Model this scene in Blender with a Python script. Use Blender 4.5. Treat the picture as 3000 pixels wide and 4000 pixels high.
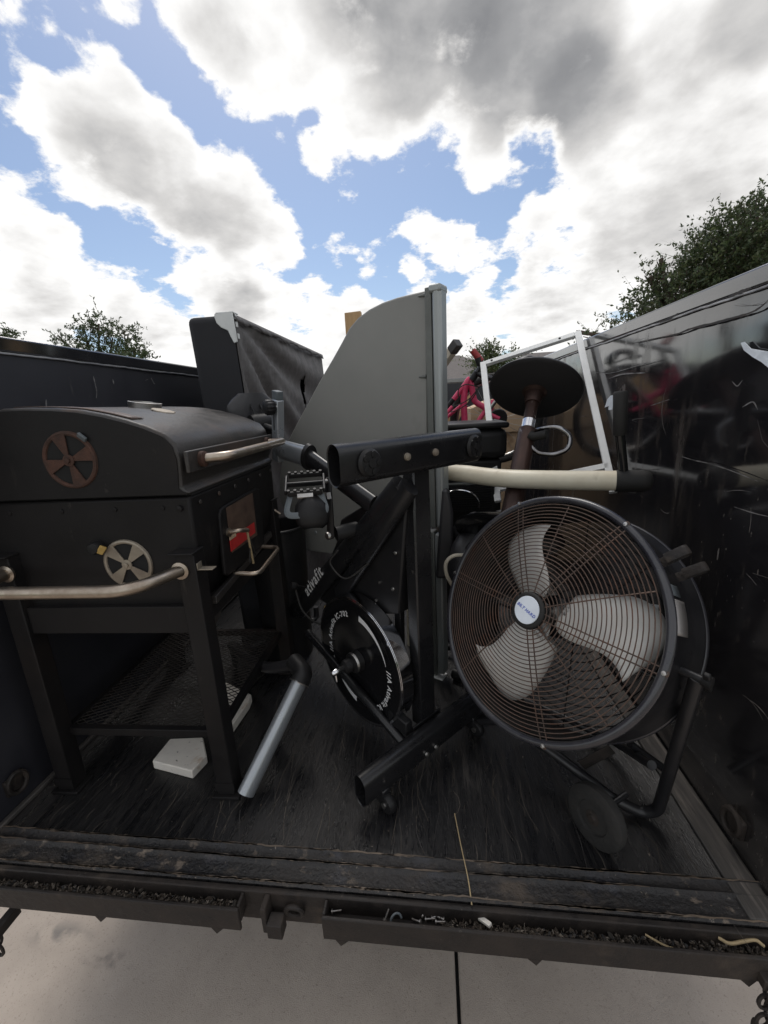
import bpy, bmesh, math, random
import numpy as np
from mathutils import Matrix, Vector
random.seed(7); RNG = np.random.default_rng(7)
sc = bpy.context.scene
for o in list(bpy.data.objects): bpy.data.objects.remove(o)
COL = sc.collection

# ------------------------------------------------------------------ camera
FPX, CAMH = 1622.0, 1.2                      # focal length in photo pixels, camera height above the trailer floor (z = 0)
YAW, PITCH, ROLL = [math.radians(a) for a in (-6.83, 14.23, -2.97)]
Fv = np.array([math.sin(YAW)*math.cos(PITCH), math.cos(YAW)*math.cos(PITCH), -math.sin(PITCH)])
R0 = np.array([math.cos(YAW), -math.sin(YAW), 0.0]); U0 = np.cross(R0, Fv)
Rv = math.cos(ROLL)*R0 + math.sin(ROLL)*U0; Uv = math.cos(ROLL)*U0 - math.sin(ROLL)*R0
CP = np.array([0.0, 0.0, CAMH])
cam = bpy.data.cameras.new('camera'); co = bpy.data.objects.new('camera', cam); COL.objects.link(co)
cam.sensor_fit = 'VERTICAL'; cam.sensor_height = 24; cam.sensor_width = 18
cam.lens = 24*FPX/4000; cam.clip_start = 0.02; cam.clip_end = 3000
M = Matrix(((Rv[0], Uv[0], -Fv[0], 0), (Rv[1], Uv[1], -Fv[1], 0), (Rv[2], Uv[2], -Fv[2], CAMH), (0, 0, 0, 1)))
co.matrix_world = M
sc.camera = co
def ray(u, v): return Fv + Rv*(u-1500)/FPX - Uv*(v-2000)/FPX
def P(u, v, x=None, y=None, z=None):         # photo pixel -> point on a plane x=, y= or z=
    d = ray(u, v)
    t = (x-CP[0])/d[0] if x is not None else (y-CP[1])/d[1] if y is not None else (z-CP[2])/d[2]
    return CP + t*d
def PP(u, v, p0, n):                         # photo pixel -> point on a general plane
    d = ray(u, v); return CP + d*((np.asarray(p0)-CP) @ np.asarray(n))/(d @ np.asarray(n))

# ------------------------------------------------------------------ sky, sun, exposure
SUN_EL, SUN_AZ = math.radians(60), math.radians(-18)          # azimuth clockwise from +Y
SUND = np.array([math.sin(SUN_AZ)*math.cos(SUN_EL), math.cos(SUN_AZ)*math.cos(SUN_EL), math.sin(SUN_EL)])
sl = bpy.data.lights.new('sun', 'SUN'); so = bpy.data.objects.new('sun', sl); COL.objects.link(so)
sl.energy = 1.35; sl.angle = math.radians(24); sl.color = (1.0, 0.95, 0.88)
so.rotation_euler = Vector(tuple(-SUND)).to_track_quat('-Z', 'Y').to_euler(); so.location = tuple(SUND*30)
vs = sc.view_settings
vs.view_transform = 'Standard'; vs.look = 'None'; vs.gamma = 1.0; vs.exposure = 0.10; vs.use_curve_mapping = False

world = bpy.data.worlds.new('World'); sc.world = world; world.use_nodes = True
nt = world.node_tree; nt.nodes.clear()
def wn(t, **k):
    n = nt.nodes.new(t)
    for a, b in k.items(): setattr(n, a, b)
    return n
L = nt.links.new
def wmath(op, a, b=None, c=None, clamp=False):
    n = wn('ShaderNodeMath', operation=op, use_clamp=clamp)
    for i, s in enumerate((a, b, c)):
        if s is None: continue
        if isinstance(s, (int, float)): n.inputs[i].default_value = s
        else: L(s, n.inputs[i])
    return n.outputs[0]
def wmap(val, a, b, c=0.0, d=1.0):
    n = wn('ShaderNodeMapRange', interpolation_type='SMOOTHSTEP')
    L(val, n.inputs[0])
    for i, s in enumerate((a, b, c, d)): n.inputs[i+1].default_value = s
    return n.outputs[0]
tc = wn('ShaderNodeTexCoord')
nrm = wn('ShaderNodeVectorMath', operation='NORMALIZE'); L(tc.outputs['Generated'], nrm.inputs[0]); DIR = nrm.outputs[0]
def blobs(lst):
    acc = None
    for (u, v, r, w) in lst:
        d = ray(u, v); dist = np.linalg.norm(d); d = d/dist
        ang = r/FPX/(dist*dist)**0.5*0.9
        dp = wn('ShaderNodeVectorMath', operation='DOT_PRODUCT'); L(DIR, dp.inputs[0]); dp.inputs[1].default_value = tuple(d)
        m = wmap(dp.outputs['Value'], math.cos(ang*1.45), math.cos(ang*0.25), 0.0, w)
        acc = m if acc is None else wmath('ADD', acc, m)
    return acc
CLOUD = [ # cloud masses, as directions taken from the photograph
 (420,330,120,.8),(260,430,110,.8),(330,580,180,1.),(560,560,170,.9),(640,730,190,1.),(840,790,190,1.),(1000,880,160,1.),(1110,990,80,.6),(1330,950,60,.4),(1440,1030,45,.4),
 (110,300,70,.4),(50,420,80,.55),(20,800,120,.8),(130,930,110,.8),(250,900,60,.6),(160,1110,160,.9),(400,1160,130,.9),(560,1250,120,.9),(80,1330,220,1.),(660,1350,110,.9),
 (480,0,70,.5),(760,50,130,.7),(830,180,110,.6),(950,310,120,.75),(1060,90,230,1.),(1110,290,110,.6),(1420,40,320,1.2),(1950,60,400,1.4),(2500,140,380,1.3),(2950,180,360,1.2),
 (2380,470,170,.9),(2800,520,280,1.1),(1630,290,110,.6),(1900,300,80,.45),
 (1340,490,90,.7),(1420,420,80,.6),(1540,440,120,.9),(1460,550,85,.65),(1230,600,75,.55),
 (1900,530,60,.6),(1880,640,90,.85),(2000,690,55,.5),
 (2330,680,150,.9),(2660,780,300,1.2),(2950,850,280,1.1),(2120,800,80,.6),(2080,930,110,.8),(2380,980,210,.95),(2820,1130,280,1.),
 (1650,890,80,.8),(1770,960,85,.8),(1600,1040,55,.5),(1880,1040,80,.7),(1660,1140,75,.7),
 (750,1090,85,.8),(900,1130,120,.9),(1050,1180,100,.85),(1210,1180,90,.8),(1380,1210,85,.8),(1500,1270,90,.8),(950,1360,200,1.),(1330,1370,170,1.),(1800,1300,160,1.),(2080,1200,130,.85),(2200,1330,200,1.)]
GREY = [(420,620,150,.45),(650,780,160,.45),(880,860,120,.4),(1650,20,330,1.0),(2080,130,300,1.0),(1290,20,130,.5),(2270,400,170,.75),(2600,300,160,.4),(2750,880,220,.55),
        (930,1170,90,.5),(2080,990,100,.35),(2350,1010,130,.4),(2980,40,180,.7),(180,1130,90,.3),(1800,1240,90,.3)]
FILL = wmap((lambda d: (L(DIR, d.inputs[0]), setattr(d.inputs[1], 'default_value', tuple(ray(1500, 1000)/np.linalg.norm(ray(1500, 1000)))), d.outputs['Value'])[2])(wn('ShaderNodeVectorMath', operation='DOT_PRODUCT')), 0.62, 0.40, 0.0, 0.55)
sep = wn('ShaderNodeSeparateXYZ'); L(DIR, sep.inputs[0])
den = wmath('ADD', wmath('MAXIMUM', sep.outputs[2], 0.0), 0.30)
comb = wn('ShaderNodeCombineXYZ')
L(wmath('DIVIDE', sep.outputs[0], den), comb.inputs[0]); L(wmath('DIVIDE', sep.outputs[1], den), comb.inputs[1])
def cnoise(scale, off=(0, 0, 0), detail=9, rough=.6, dist=.25):
    ad = wn('ShaderNodeVectorMath', operation='ADD'); L(comb.outputs[0], ad.inputs[0]); ad.inputs[1].default_value = off
    n = wn('ShaderNodeTexNoise'); n.inputs['Scale'].default_value = scale; n.inputs['Detail'].default_value = detail
    n.inputs['Roughness'].default_value = rough; n.inputs['Distortion'].default_value = dist
    L(ad.outputs[0], n.inputs['Vector']); return n.outputs[0]
sunp = SUND[:2]/(SUND[2]+.3)
def puffs(scale, off, detail=3.0):                           # billowy cell field for cumulus heads
    ad = wn('ShaderNodeVectorMath', operation='ADD'); L(comb.outputs[0], ad.inputs[0]); ad.inputs[1].default_value = off
    w = wn('ShaderNodeTexNoise'); w.inputs['Scale'].default_value = scale*.9; w.inputs['Detail'].default_value = 3; L(ad.outputs[0], w.inputs['Vector'])
    sw = wn('ShaderNodeVectorMath', operation='SCALE'); L(w.outputs['Color'], sw.inputs[0]); sw.inputs['Scale'].default_value = .9/scale
    a2 = wn('ShaderNodeVectorMath', operation='ADD'); L(ad.outputs[0], a2.inputs[0]); L(sw.outputs[0], a2.inputs[1])
    v = wn('ShaderNodeTexVoronoi', feature='F1', voronoi_dimensions='2D'); v.inputs['Scale'].default_value = scale; v.inputs['Detail'].default_value = detail
    v.inputs['Roughness'].default_value = .55; v.normalize = True
    L(a2.outputs[0], v.inputs['Vector']); return wmath('SUBTRACT', 0.5, v.outputs['Distance'])
n1 = cnoise(7.0, (2.3, .7, 0), 9, .62, .1); n2 = cnoise(2.6, (4, 2, 0), 3, .45, 0); n3 = cnoise(17, (1, 7, 0), 6, .66, .2)
b1 = puffs(9, (.3, .2, 0)); n1s = cnoise(7.0, (2.3, .655, 0), 4, .5, .1)
Cc = wmath('MULTIPLY', wmath('MINIMUM', wmath('ADD', blobs(CLOUD), FILL), 1.6), 0.95)
fld = wmath('ADD', Cc, wmath('MULTIPLY', wmath('SUBTRACT', n1, 0.5), 2.3))
fld = wmath('ADD', fld, wmath('MULTIPLY', b1, 0.9))
fld = wmath('ADD', fld, wmath('MULTIPLY', wmath('SUBTRACT', n3, 0.5), 0.9))
dens = wmap(fld, 0.40, 0.80)
grey = wmath('ADD', wmath('MULTIPLY', blobs(GREY), 0.95), wmath('MULTIPLY', wmap(fld, 0.9, 2.4), 0.22))
grey = wmath('ADD', grey, wmath('MULTIPLY', wmath('SUBTRACT', n2, 0.48), 1.0))
grey = wmath('ADD', grey, wmath('MULTIPLY', wmath('SUBTRACT', n1s, n1), 1.2))
grey = wmath('ADD', grey, wmath('MULTIPLY', b1, -0.45))
grey = wmath('MULTIPLY', wmath('MAXIMUM', wmath('ADD', grey, 0.10), 0.0), wmap(fld, 0.6, 1.5))
ramp = wn('ShaderNodeValToRGB'); L(wmath('MULTIPLY', grey, 0.46, clamp=True), ramp.inputs[0])
el = ramp.color_ramp.elements
el[0].position = 0.0; el[0].color = (1.0, .992, .98, 1); el[1].position = 1.0; el[1].color = (.17, .175, .19, 1)
e = el.new(0.25); e.color = (.66, .65, .64, 1); e = el.new(.55); e.color = (.35, .352, .36, 1)
cl = wn('ShaderNodeVectorMath', operation='SCALE'); L(ramp.outputs[0], cl.inputs[0]); cl.inputs['Scale'].default_value = 9.9
sky = wn('ShaderNodeTexSky', sky_type='NISHITA'); sky.sun_disc = False; sky.sun_elevation = SUN_EL; sky.sun_rotation = SUN_AZ
sky.air_density = 1.0; sky.dust_density = 0.9; sky.ozone_density = 1.6
skb = wn('ShaderNodeVectorMath', operation='SCALE'); L(sky.outputs[0], skb.inputs[0]); skb.inputs['Scale'].default_value = 1.12
mix = wn('ShaderNodeMix', data_type='RGBA'); L(dens, mix.inputs['Factor']); L(skb.outputs[0], mix.inputs['A']); L(cl.outputs[0], mix.inputs['B'])
bg = wn('ShaderNodeBackground'); bg.inputs['Strength'].default_value = 0.10; L(mix.outputs['Result'], bg.inputs['Color'])
out = wn('ShaderNodeOutputWorld'); L(bg.outputs[0], out.inputs['Surface'])
world.cycles.sampling_method = 'MANUAL'; world.cycles.sample_map_resolution = 512

sc.cycles.max_bounces = 6; sc.cycles.diffuse_bounces = 3; sc.cycles.glossy_bounces = 3; sc.cycles.transmission_bounces = 3

# ------------------------------------------------------------------ materials
MATS = {}
def mk(name, c1, c2=None, scale=8, lohi=(.35, .65), rough=(.5, .5), metal=0.0, bump=0.0, bscale=None, stretch=(1, 1, 1), detail=4,
       layers=(), ior=1.5, coat=0.0, island=None, spec=None, rot=(0, 0, 0)):
    """procedural principled material: two-colour noise + extra layers (colour, scale, (lo,hi), stretch, roughness, rot, mask scale)"""
    m = bpy.data.materials.new(name); m.use_nodes = True; t = m.node_tree; b = t.nodes['Principled BSDF']
    tcn = t.nodes.new('ShaderNodeTexCoord')
    def noise(sc_, st, ro=(0, 0, 0), det=detail, w=0.0):
        mp = t.nodes.new('ShaderNodeMapping'); t.links.new(tcn.outputs['Object'], mp.inputs[0]); mp.inputs['Scale'].default_value = st
        mp.inputs['Rotation'].default_value = ro; mp.inputs['Location'].default_value = (w, w*.7, w*1.3)
        n = t.nodes.new('ShaderNodeTexNoise'); n.inputs['Scale'].default_value = sc_; n.inputs['Detail'].default_value = det
        n.inputs['Roughness'].default_value = .62
        t.links.new(mp.outputs[0], n.inputs['Vector']); return n.outputs[0]
    def mr(s, lo, hi, a=0., z=1.):
        q = t.nodes.new('ShaderNodeMapRange'); t.links.new(s, q.inputs[0])
        for i, x in enumerate((lo, hi, a, z)): q.inputs[i+1].default_value = x
        return q.outputs[0]
    def mixc(f, a, c):
        q = t.nodes.new('ShaderNodeMix'); q.data_type = 'RGBA'
        t.links.new(f, q.inputs['Factor'])
        if isinstance(a, tuple): q.inputs['A'].default_value = (*a, 1)
        else: t.links.new(a, q.inputs['A'])
        q.inputs['B'].default_value = (*c, 1); return q.outputs['Result']
    def mixf(f, a, c):
        q = t.nodes.new('ShaderNodeMix'); t.links.new(f, q.inputs['Factor'])
        if isinstance(a, float): q.inputs['A'].default_value = a
        else: t.links.new(a, q.inputs['A'])
        q.inputs['B'].default_value = c; return q.outputs['Result']
    n0 = noise(scale, stretch, rot)
    c2 = c2 or tuple(x*.8 for x in c1)
    colr = mixc(mr(n0, *lohi), c1, c2); rg = mr(n0, lohi[0], lohi[1], rough[0], rough[1])
    for i, ly in enumerate(layers):
        lc, lsc, llh, lst, lr, lro, msk = ly
        f = mr(noise(lsc, lst, lro, 4, 3.1*(i+1)), *llh)
        if msk:
            f2 = mr(noise(msk, (1, 1, 1), (0, 0, 0), 2, 9.7*(i+1)), .45, .62)
            q = t.nodes.new('ShaderNodeMath'); q.operation = 'MULTIPLY'; t.links.new(f, q.inputs[0]); t.links.new(f2, q.inputs[1]); f = q.outputs[0]
        colr = mixc(f, colr, lc); rg = mixf(f, rg, lr)
    if island:
        g = t.nodes.new('ShaderNodeNewGeometry'); r = t.nodes.new('ShaderNodeValToRGB'); t.links.new(g.outputs['Random Per Island'], r.inputs[0])
        es = r.color_ramp.elements; r.color_ramp.interpolation = 'CONSTANT'
        for k, c in enumerate(island):
            e_ = es[k] if k < 2 else es.new(1.0)
            e_.position = k/len(island); e_.color = (*c, 1)
        colr = r.outputs[0]
    t.links.new(colr, b.inputs['Base Color']); t.links.new(rg, b.inputs['Roughness'])
    b.inputs['Metallic'].default_value = metal; b.inputs['IOR'].default_value = ior
    if coat: b.inputs['Coat Weight'].default_value = coat; b.inputs['Coat Roughness'].default_value = .08
    if spec is not None: b.inputs['Specular IOR Level'].default_value = spec
    if bump:
        bp = t.nodes.new('ShaderNodeBump'); bp.inputs['Strength'].default_value = bump; bp.inputs['Distance'].default_value = .01
        t.links.new(noise(bscale or scale, stretch, rot), bp.inputs['Height']); t.links.new(bp.outputs[0], b.inputs['Normal'])
    MATS[name] = m; return m
def stain(m, centre, radius, colour, ncut=(.45, .62), nscale=14, strength=.8):   # a stain with its own place and ragged outline
    t = m.node_tree; b = t.nodes['Principled BSDF']; src = b.inputs['Base Color'].links[0].from_socket
    g = t.nodes.new('ShaderNodeNewGeometry'); mp = t.nodes.new('ShaderNodeMapping'); mp.vector_type = 'TEXTURE'
    t.links.new(g.outputs['Position'], mp.inputs[0]); mp.inputs['Location'].default_value = centre; mp.inputs['Scale'].default_value = radius
    ln = t.nodes.new('ShaderNodeVectorMath'); ln.operation = 'LENGTH'; t.links.new(mp.outputs[0], ln.inputs[0])
    a = t.nodes.new('ShaderNodeMapRange'); t.links.new(ln.outputs['Value'], a.inputs[0]); a.inputs[1].default_value = 1; a.inputs[2].default_value = .2
    n = t.nodes.new('ShaderNodeTexNoise'); n.inputs['Scale'].default_value = nscale; n.inputs['Detail'].default_value = 8; t.links.new(g.outputs['Position'], n.inputs['Vector'])
    c = t.nodes.new('ShaderNodeMapRange'); t.links.new(n.outputs[0], c.inputs[0]); c.inputs[1].default_value = ncut[0]; c.inputs[2].default_value = ncut[1]; c.inputs[4].default_value = strength
    f = t.nodes.new('ShaderNodeMath'); f.operation = 'MULTIPLY'; t.links.new(a.outputs[0], f.inputs[0]); t.links.new(c.outputs[0], f.inputs[1])
    q = t.nodes.new('ShaderNodeMix'); q.data_type = 'RGBA'; t.links.new(f.outputs[0], q.inputs['Factor']); t.links.new(src, q.inputs['A']); q.inputs['B'].default_value = (*colour, 1)
    t.links.new(q.outputs['Result'], b.inputs['Base Color'])
def s2l(*c): return tuple(((x/255)/12.92 if x/255 <= .04045 else ((x/255+.055)/1.055)**2.4) for x in c)

PI = math.pi
mk('wall_paint', (.0105, .0102, .0115), (.0155, .0145, .016), 3, rough=(.055, .13), ior=2.0, coat=.4, bump=.05, bscale=2.6,
   layers=[((.040, .035, .031), 4, (.48, .76), (1, 1, .5), .38, (0, 0, 0), 1.1),
           ((.060, .050, .043), 7, (.50, .74), (1, 2.6, .5), .48, (.05, 0, 0), 1.3), ((.095, .080, .068), 13, (.60, .74), (1, 2.4, .7), .55, (-.05, 0, 0), 1.9),
           ((.10, .086, .074), 60, (.64, .72), (1, 1.3, .6), .55, (0, 0, 0), 2.6)])
mk('wall_paint_dull', (.020, .020, .025), (.028, .028, .034), 2.4, rough=(.34, .5), bump=.02, bscale=2.2,
   layers=[((.045, .043, .045), 4, (.55, .8), (1, 1, .5), .6, (0, 0, 0), 1.2), ((.06, .055, .052), 30, (.64, .72), (1, 1.6, .4), .6, (0, 0, 0), 2.2)])  # same paint as wall_paint, paler, bluer and rougher, for left and front walls
mk('scratch', (.24, .22, .20), (.12, .105, .095), 30, rough=(.5, .7), island=[(.10, .092, .085), (.17, .155, .14), (.075, .065, .058), (.26, .24, .23), (.12, .09, .07), (.06, .055, .05)])
mk('scratch_pale', (.22, .21, .205), (.05, .048, .046), 26, rough=(.5, .7))
mk('gouge', (.012, .011, .011), (.05, .04, .035), 12, rough=(.6, .8))
mk('floor_scratch', (.06, .05, .04), rough=(.8, .8), island=[(.045, .04, .035), (.06, .05, .041), (.036, .033, .03), (.08, .066, .052), (.05, .046, .044), (.10, .085, .07)])
mk('rib_worn', (.14, .105, .075), (.06, .048, .038), 10, lohi=(.42, .62), rough=(.5, .75), bump=.3, bscale=60, stretch=(.6, 3, 1), layers=[((.19, .145, .10), 12, (.58, .7), (.6, 3, 1), .75, (0, 0, 0), 2)])
mk('dark_chrome', (.30, .30, .31), (.16, .15, .15), 14, rough=(.08, .22), metal=1)
mk('rail_paint', (.012, .012, .014), (.02, .019, .021), 6, rough=(.10, .2), ior=2.1, coat=.6, layers=[((.12, .08, .06), 9, (.66, .72), (1, 1, 1), .6, (0, 0, 0), 1.2)])
mk('weld', (.42, .42, .43), (.2, .2, .21), 12, rough=(.3, .5), metal=.3)
mk('floor_paint', (.0085, .0085, .0095), (.017, .0162, .0165), 9, rough=(.22, .42), bump=.4, bscale=60, stretch=(5, .6, 1),
   layers=[((.042, .037, .034), 14, (.50, .70), (7, .45, 1), .55, (0, 0, .05), 1.4), ((.072, .062, .053), 26, (.60, .70), (16, .7, 1), .7, (0, 0, -.05), 2.4), ((.068, .060, .053), 22, (.62, .70), (14, 1, 1), .7, (0, 0, .35), 1.8), ((.11, .092, .076), 120, (.68, .74), (1, 1, 1), .8, (0, 0, 0), 3)])
mk('sill_paint', (.011, .0105, .011), (.024, .021, .020), 9, rough=(.42, .7), bump=.6, bscale=90, stretch=(1, 1.2, 1),
   layers=[((.070, .055, .043), 11, (.50, .66), (1, 1.4, 1), .75, (0, 0, 0), 1.6), ((.17, .135, .105), 24, (.57, .66), (1, 1.3, 1), .8, (0, 0, 0), 2.2), ((.022, .022, .027), 7, (.56, .66), (1, 1, 1), .38, (0, 0, 0), None), ((.22, .19, .16), 90, (.64, .70), (1, 1, 1), .8, (0, 0, 0), 5)])
mk('dusty_strip', (.07, .062, .055), (.035, .032, .03), 9, rough=(.6, .8), bump=.3, stretch=(5, .5, 1), layers=[((.15, .13, .115), 8, (.55, .7), (7, .5, 1), .8, (0, 0, 0), None)])
mk('frame_steel', (.018, .0155, .0145), (.034, .027, .023), 12, ior=1.35, rough=(.5, .75), bump=.35, bscale=50, layers=[((.075, .058, .045), 9, (.56, .72), (1, 1, 1), .8, (0, 0, 0), 2), ((.10, .088, .076), 60, (.66, .72), (1, 1, 1), .8, (0, 0, 0), 4)])
mk('debris', (.1, .08, .06), island=[(.04, .032, .025), (.075, .058, .043), (.03, .025, .02), (.11, .09, .07), (.05, .036, .027), (.04, .038, .038), (.055, .042, .03), (.035, .026, .018), (.2, .17, .14), (.06, .045, .032)], rough=(.8, .8))
mk('debris_steel', (.35, .34, .33), (.18, .15, .13), 60, rough=(.3, .55), metal=.8)
mk('concrete', (.42, .36, .305), (.36, .308, .26), 5, rough=(.85, .9), bump=.3, bscale=420,
   layers=[((.26, .22, .184), 160, (.58, .70), (1, 1, 1), .9, (0, 0, 0), None), ((.43, .365, .305), 1.3, (.5, .8), (1, 1, 1), .9, (0, 0, 0), None)])
mk('grass', (.05, .085, .03), (.08, .1, .04), 5, rough=(.9, .9), bump=.6, bscale=60)
mk('joint_filler', (.02, .02, .02), rough=(.9, .9))
mk('grill_paint', (.0080, .0072, .0076), (.0125, .0114, .0114), 5, ior=1.3, rough=(.46, .62), bump=.06, bscale=160,
   layers=[((.030, .021, .017), 3.5, (.52, .74), (1, 1, .45), .7, (0, 0, 0), 1.4), ((.05, .045, .04), 34, (.66, .76), (1, 1, .7), .8, (0, 0, 0), 3), ((.04, .034, .03), 12, (.60, .70), (3, 3, .35), .7, (0, 0, 0), 1.8)])
mk('grill_top_paint', (.020, .018, .0175), (.034, .029, .026), 5, rough=(.34, .5), bump=.12, bscale=90,
   layers=[((.085, .052, .037), 3.6, (.54, .72), (1, .5, 1), .7, (0, 0, 0), None), ((.085, .075, .066), 22, (.60, .72), (1, 1, 1), .75, (0, 0, 0), 3), ((.012, .011, .011), 14, (.62, .70), (1, 1, 1), .5, (0, 0, 0), 4)])  # paler than grill_paint: sky sheen on the lid put into colour, with rust, dust
mk('nickel_tube', (.46, .40, .33), (.30, .24, .19), 14, rough=(.28, .5), metal=1, layers=[((.20, .105, .055), 16, (.6, .75), (1, 1, 1), .7, (0, 0, 0), 5)])
mk('rust_steel', (.075, .032, .020), (.042, .024, .018), 25, rough=(.7, .85), metal=.2, bump=.3, bscale=120)
mk('dull_nickel', (.34, .30, .24), (.25, .21, .17), 20, rough=(.45, .6), metal=.7)
mk('hole_shade', (.006, .006, .006), rough=(.9, .9))  # near-black that puts the shade of holes and gaps into colour
mk('yellow_tape', (.45, .30, .09), (.35, .22, .06), 30, rough=(.6, .7))
mk('plastic_grey', (.10, .115, .125), rough=(.45, .5))
mk('sticker_brown', (.06, .035, .026), (.11, .07, .05), 25, rough=(.4, .5))
mk('sticker_red', (.55, .03, .03), (.42, .02, .02), 20, rough=(.35, .45))
mk('sticker_cream', (.55, .42, .28), rough=(.4, .5))
mk('cord', (.03, .028, .026), rough=(.8, .8))
mk('mesh_steel', (.05, .045, .04), (.035, .028, .025), 30, rough=(.5, .7), metal=.4)
mk('rubber_white', (.76, .72, .65), (.64, .60, .54), 9, rough=(.55, .7), layers=[((.36, .22, .10), 7, (.62, .72), (1, 1, 1), .8, (0, 0, 0), 3), ((.06, .05, .045), 55, (.66, .70), (1, 1, 1), .8, (0, 0, 0), 8)])
mk('bike_black', (.0095, .0095, .0105), (.013, .0128, .0138), 6, rough=(.22, .36), layers=[((.07, .065, .06), 30, (.66, .74), (1, 1, 1), .7, (0, 0, 0), 7)])
mk('bike_satin', (.0085, .0085, .0095), (.012, .0115, .012), 8, ior=1.38, rough=(.4, .5), layers=[((.05, .045, .04), 40, (.68, .75), (1, 1, 1), .7, (0, 0, 0), 6)])
mk('plastic_black', (.0095, .0093, .0098), (.014, .0135, .014), 20, ior=1.36, rough=(.42, .55), bump=.05, bscale=200)
mk('silver_paint', (.36, .38, .40), (.32, .34, .36), 6, rough=(.26, .34), metal=.55)
mk('chrome', (.75, .76, .78), (.6, .6, .62), 12, rough=(.07, .16), metal=1)
mk('steel', (.5, .49, .47), (.36, .34, .32), 25, rough=(.3, .45), metal=1)
mk('gloss_black', (.008, .008, .009), rough=(.12, .16))
mk('white_print', (.72, .72, .72), rough=(.5, .5))
mk('vinyl_black', (.022, .021, .023), (.03, .029, .031), 10, rough=(.38, .5), bump=.08, bscale=90)
mk('panel_grey', (.225, .222, .205), (.20, .198, .184), 2.2, rough=(.36, .46), bump=.03, bscale=200, layers=[((.15, .145, .132), 6, (.60, .78), (1, 1, .5), .55, (0, 0, 0), 1.5), ((.33, .32, .30), 60, (.70, .75), (1, 1, 2.5), .6, (0, 0, 0), 4)])
mk('alu_grey', (.30, .315, .31), (.26, .275, .27), 5, rough=(.32, .4), metal=.35, stretch=(1, 1, .1))
mk('alu_dark', (.13, .135, .125), rough=(.45, .5), metal=.2)
mk('felt_black', (.016, .016, .019), (.022, .022, .025), 30, rough=(.85, .95), bump=.12, bscale=260)
mk('dust_cloth', (.088, .081, .079), (.074, .068, .066), 30, rough=(.55, .7), bump=.06, bscale=120)
mk('white_plastic', (.66, .67, .66), (.58, .59, .58), 12, rough=(.4, .5))
mk('plywood', (.50, .33, .17), (.40, .25, .12), 6, rough=(.65, .75), stretch=(8, 8, .6), bump=.1)
mk('cardboard', (.62, .46, .30), (.54, .38, .24), 4, rough=(.75, .85), layers=[((.26, .16, .09), 5, (.6, .72), (1, 1, 1), .8, (0, 0, 0), None)])
mk('cream_steel', (.55, .50, .40), (.46, .40, .31), 7, rough=(.4, .55))
mk('dark_cap', (.05, .045, .04), rough=(.5, .6))
mk('pink_paint', (.74, .07, .17), (.62, .045, .12), 9, rough=(.28, .4), layers=[((.40, .34, .35), 14, (.64, .68), (1, 1, .4), .5, (0, 0, 0), 4)])
mk('red_grip', (.32, .03, .03), (.22, .02, .02), 20, rough=(.55, .65))
mk('tyre', (.014, .0135, .013), (.026, .024, .022), 20, rough=(.75, .9), bump=.3, bscale=90)
mk('white_frame_paint', (.84, .84, .82), (.76, .76, .74), 10, rough=(.35, .45))
mk('seat_under', (.012, .011, .012), (.016, .015, .016), 12, rough=(.7, .8))
mk('rust_chrome', (.062, .034, .027), (.04, .024, .02), 12, rough=(.3, .55), metal=.55, stretch=(1, 1, .4), layers=[((.42, .38, .34), 24, (.66, .71), (2, 2, .4), .25, (0, 0, 0), 7)])
mk('cream_plastic', (.66, .61, .48), (.56, .50, .38), 7, rough=(.38, .5), layers=[((.30, .24, .17), 10, (.64, .76), (1, 1, 1), .7, (0, 0, 0), 3)])
mk('rubber_black', (.014, .0135, .013), (.02, .019, .018), 18, ior=1.4, rough=(.6, .75), bump=.1, bscale=140)
mk('fan_wire', (.115, .072, .054), (.075, .056, .047), 30, rough=(.5, .7), metal=.35, layers=[((.14, .062, .036), 22, (.5, .68), (1, 1, 1), .8, (0, 0, 0), 5)])
mk('fan_drum', (.011, .011, .0125), (.017, .0165, .018), 9, rough=(.28, .42), layers=[((.07, .062, .052), 6, (.6, .76), (1, 1, 1), .6, (0, 0, 0), 2.4)])
mk('fan_ring', (.02, .02, .026), (.035, .034, .038), 10, rough=(.22, .36), coat=.3)
mk('fan_inner', (.020, .017, .015), (.013, .012, .011), 8, rough=(.6, .75))
mk('blade_alu', (.56, .55, .525), (.45, .44, .415), 5, rough=(.42, .55), metal=.1, layers=[((.33, .29, .25), 120, (.62, .70), (1, 1, 1), .7, (0, 0, 0), 6), ((.50, .45, .40), 4, (.5, .85), (1, 1, 1), .6, (0, 0, 0), None)])
mk('badge_white', (.72, .77, .84), rough=(.35, .4))
mk('badge_blue', (.02, .06, .45), rough=(.4, .4))
mk('label_silver', (.33, .31, .30), (.28, .265, .255), 10, rough=(.35, .45), metal=.4)
mk('paper', (.72, .76, .80), (.62, .66, .70), 20, rough=(.75, .8), bump=.3, bscale=60)
mk('straw', (.42, .32, .18), rough=(.8, .8))
mk('bark', (.10, .075, .055), (.06, .045, .035), 14, rough=(.9, .9), bump=.6)
LEAFC = [(.055, .080, .032), (.075, .105, .042), (.040, .060, .026), (.11, .135, .055), (.06, .09, .04), (.085, .10, .045)]
def leafmat(name, cols, tr=.35):
    m = mk(name, (.05, .08, .03), island=cols, rough=(.5, .5)); t = m.node_tree; b = t.nodes['Principled BSDF']
    tl = t.nodes.new('ShaderNodeBsdfTranslucent'); src = b.inputs['Base Color'].links[0].from_socket
    ms = t.nodes.new('ShaderNodeMixShader'); ms.inputs[0].default_value = tr; t.links.new(src, tl.inputs[0])
    t.links.new(b.outputs[0], ms.inputs[1]); t.links.new(tl.outputs[0], ms.inputs[2]); t.links.new(ms.outputs[0], t.nodes['Material Output'].inputs[0])
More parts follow.
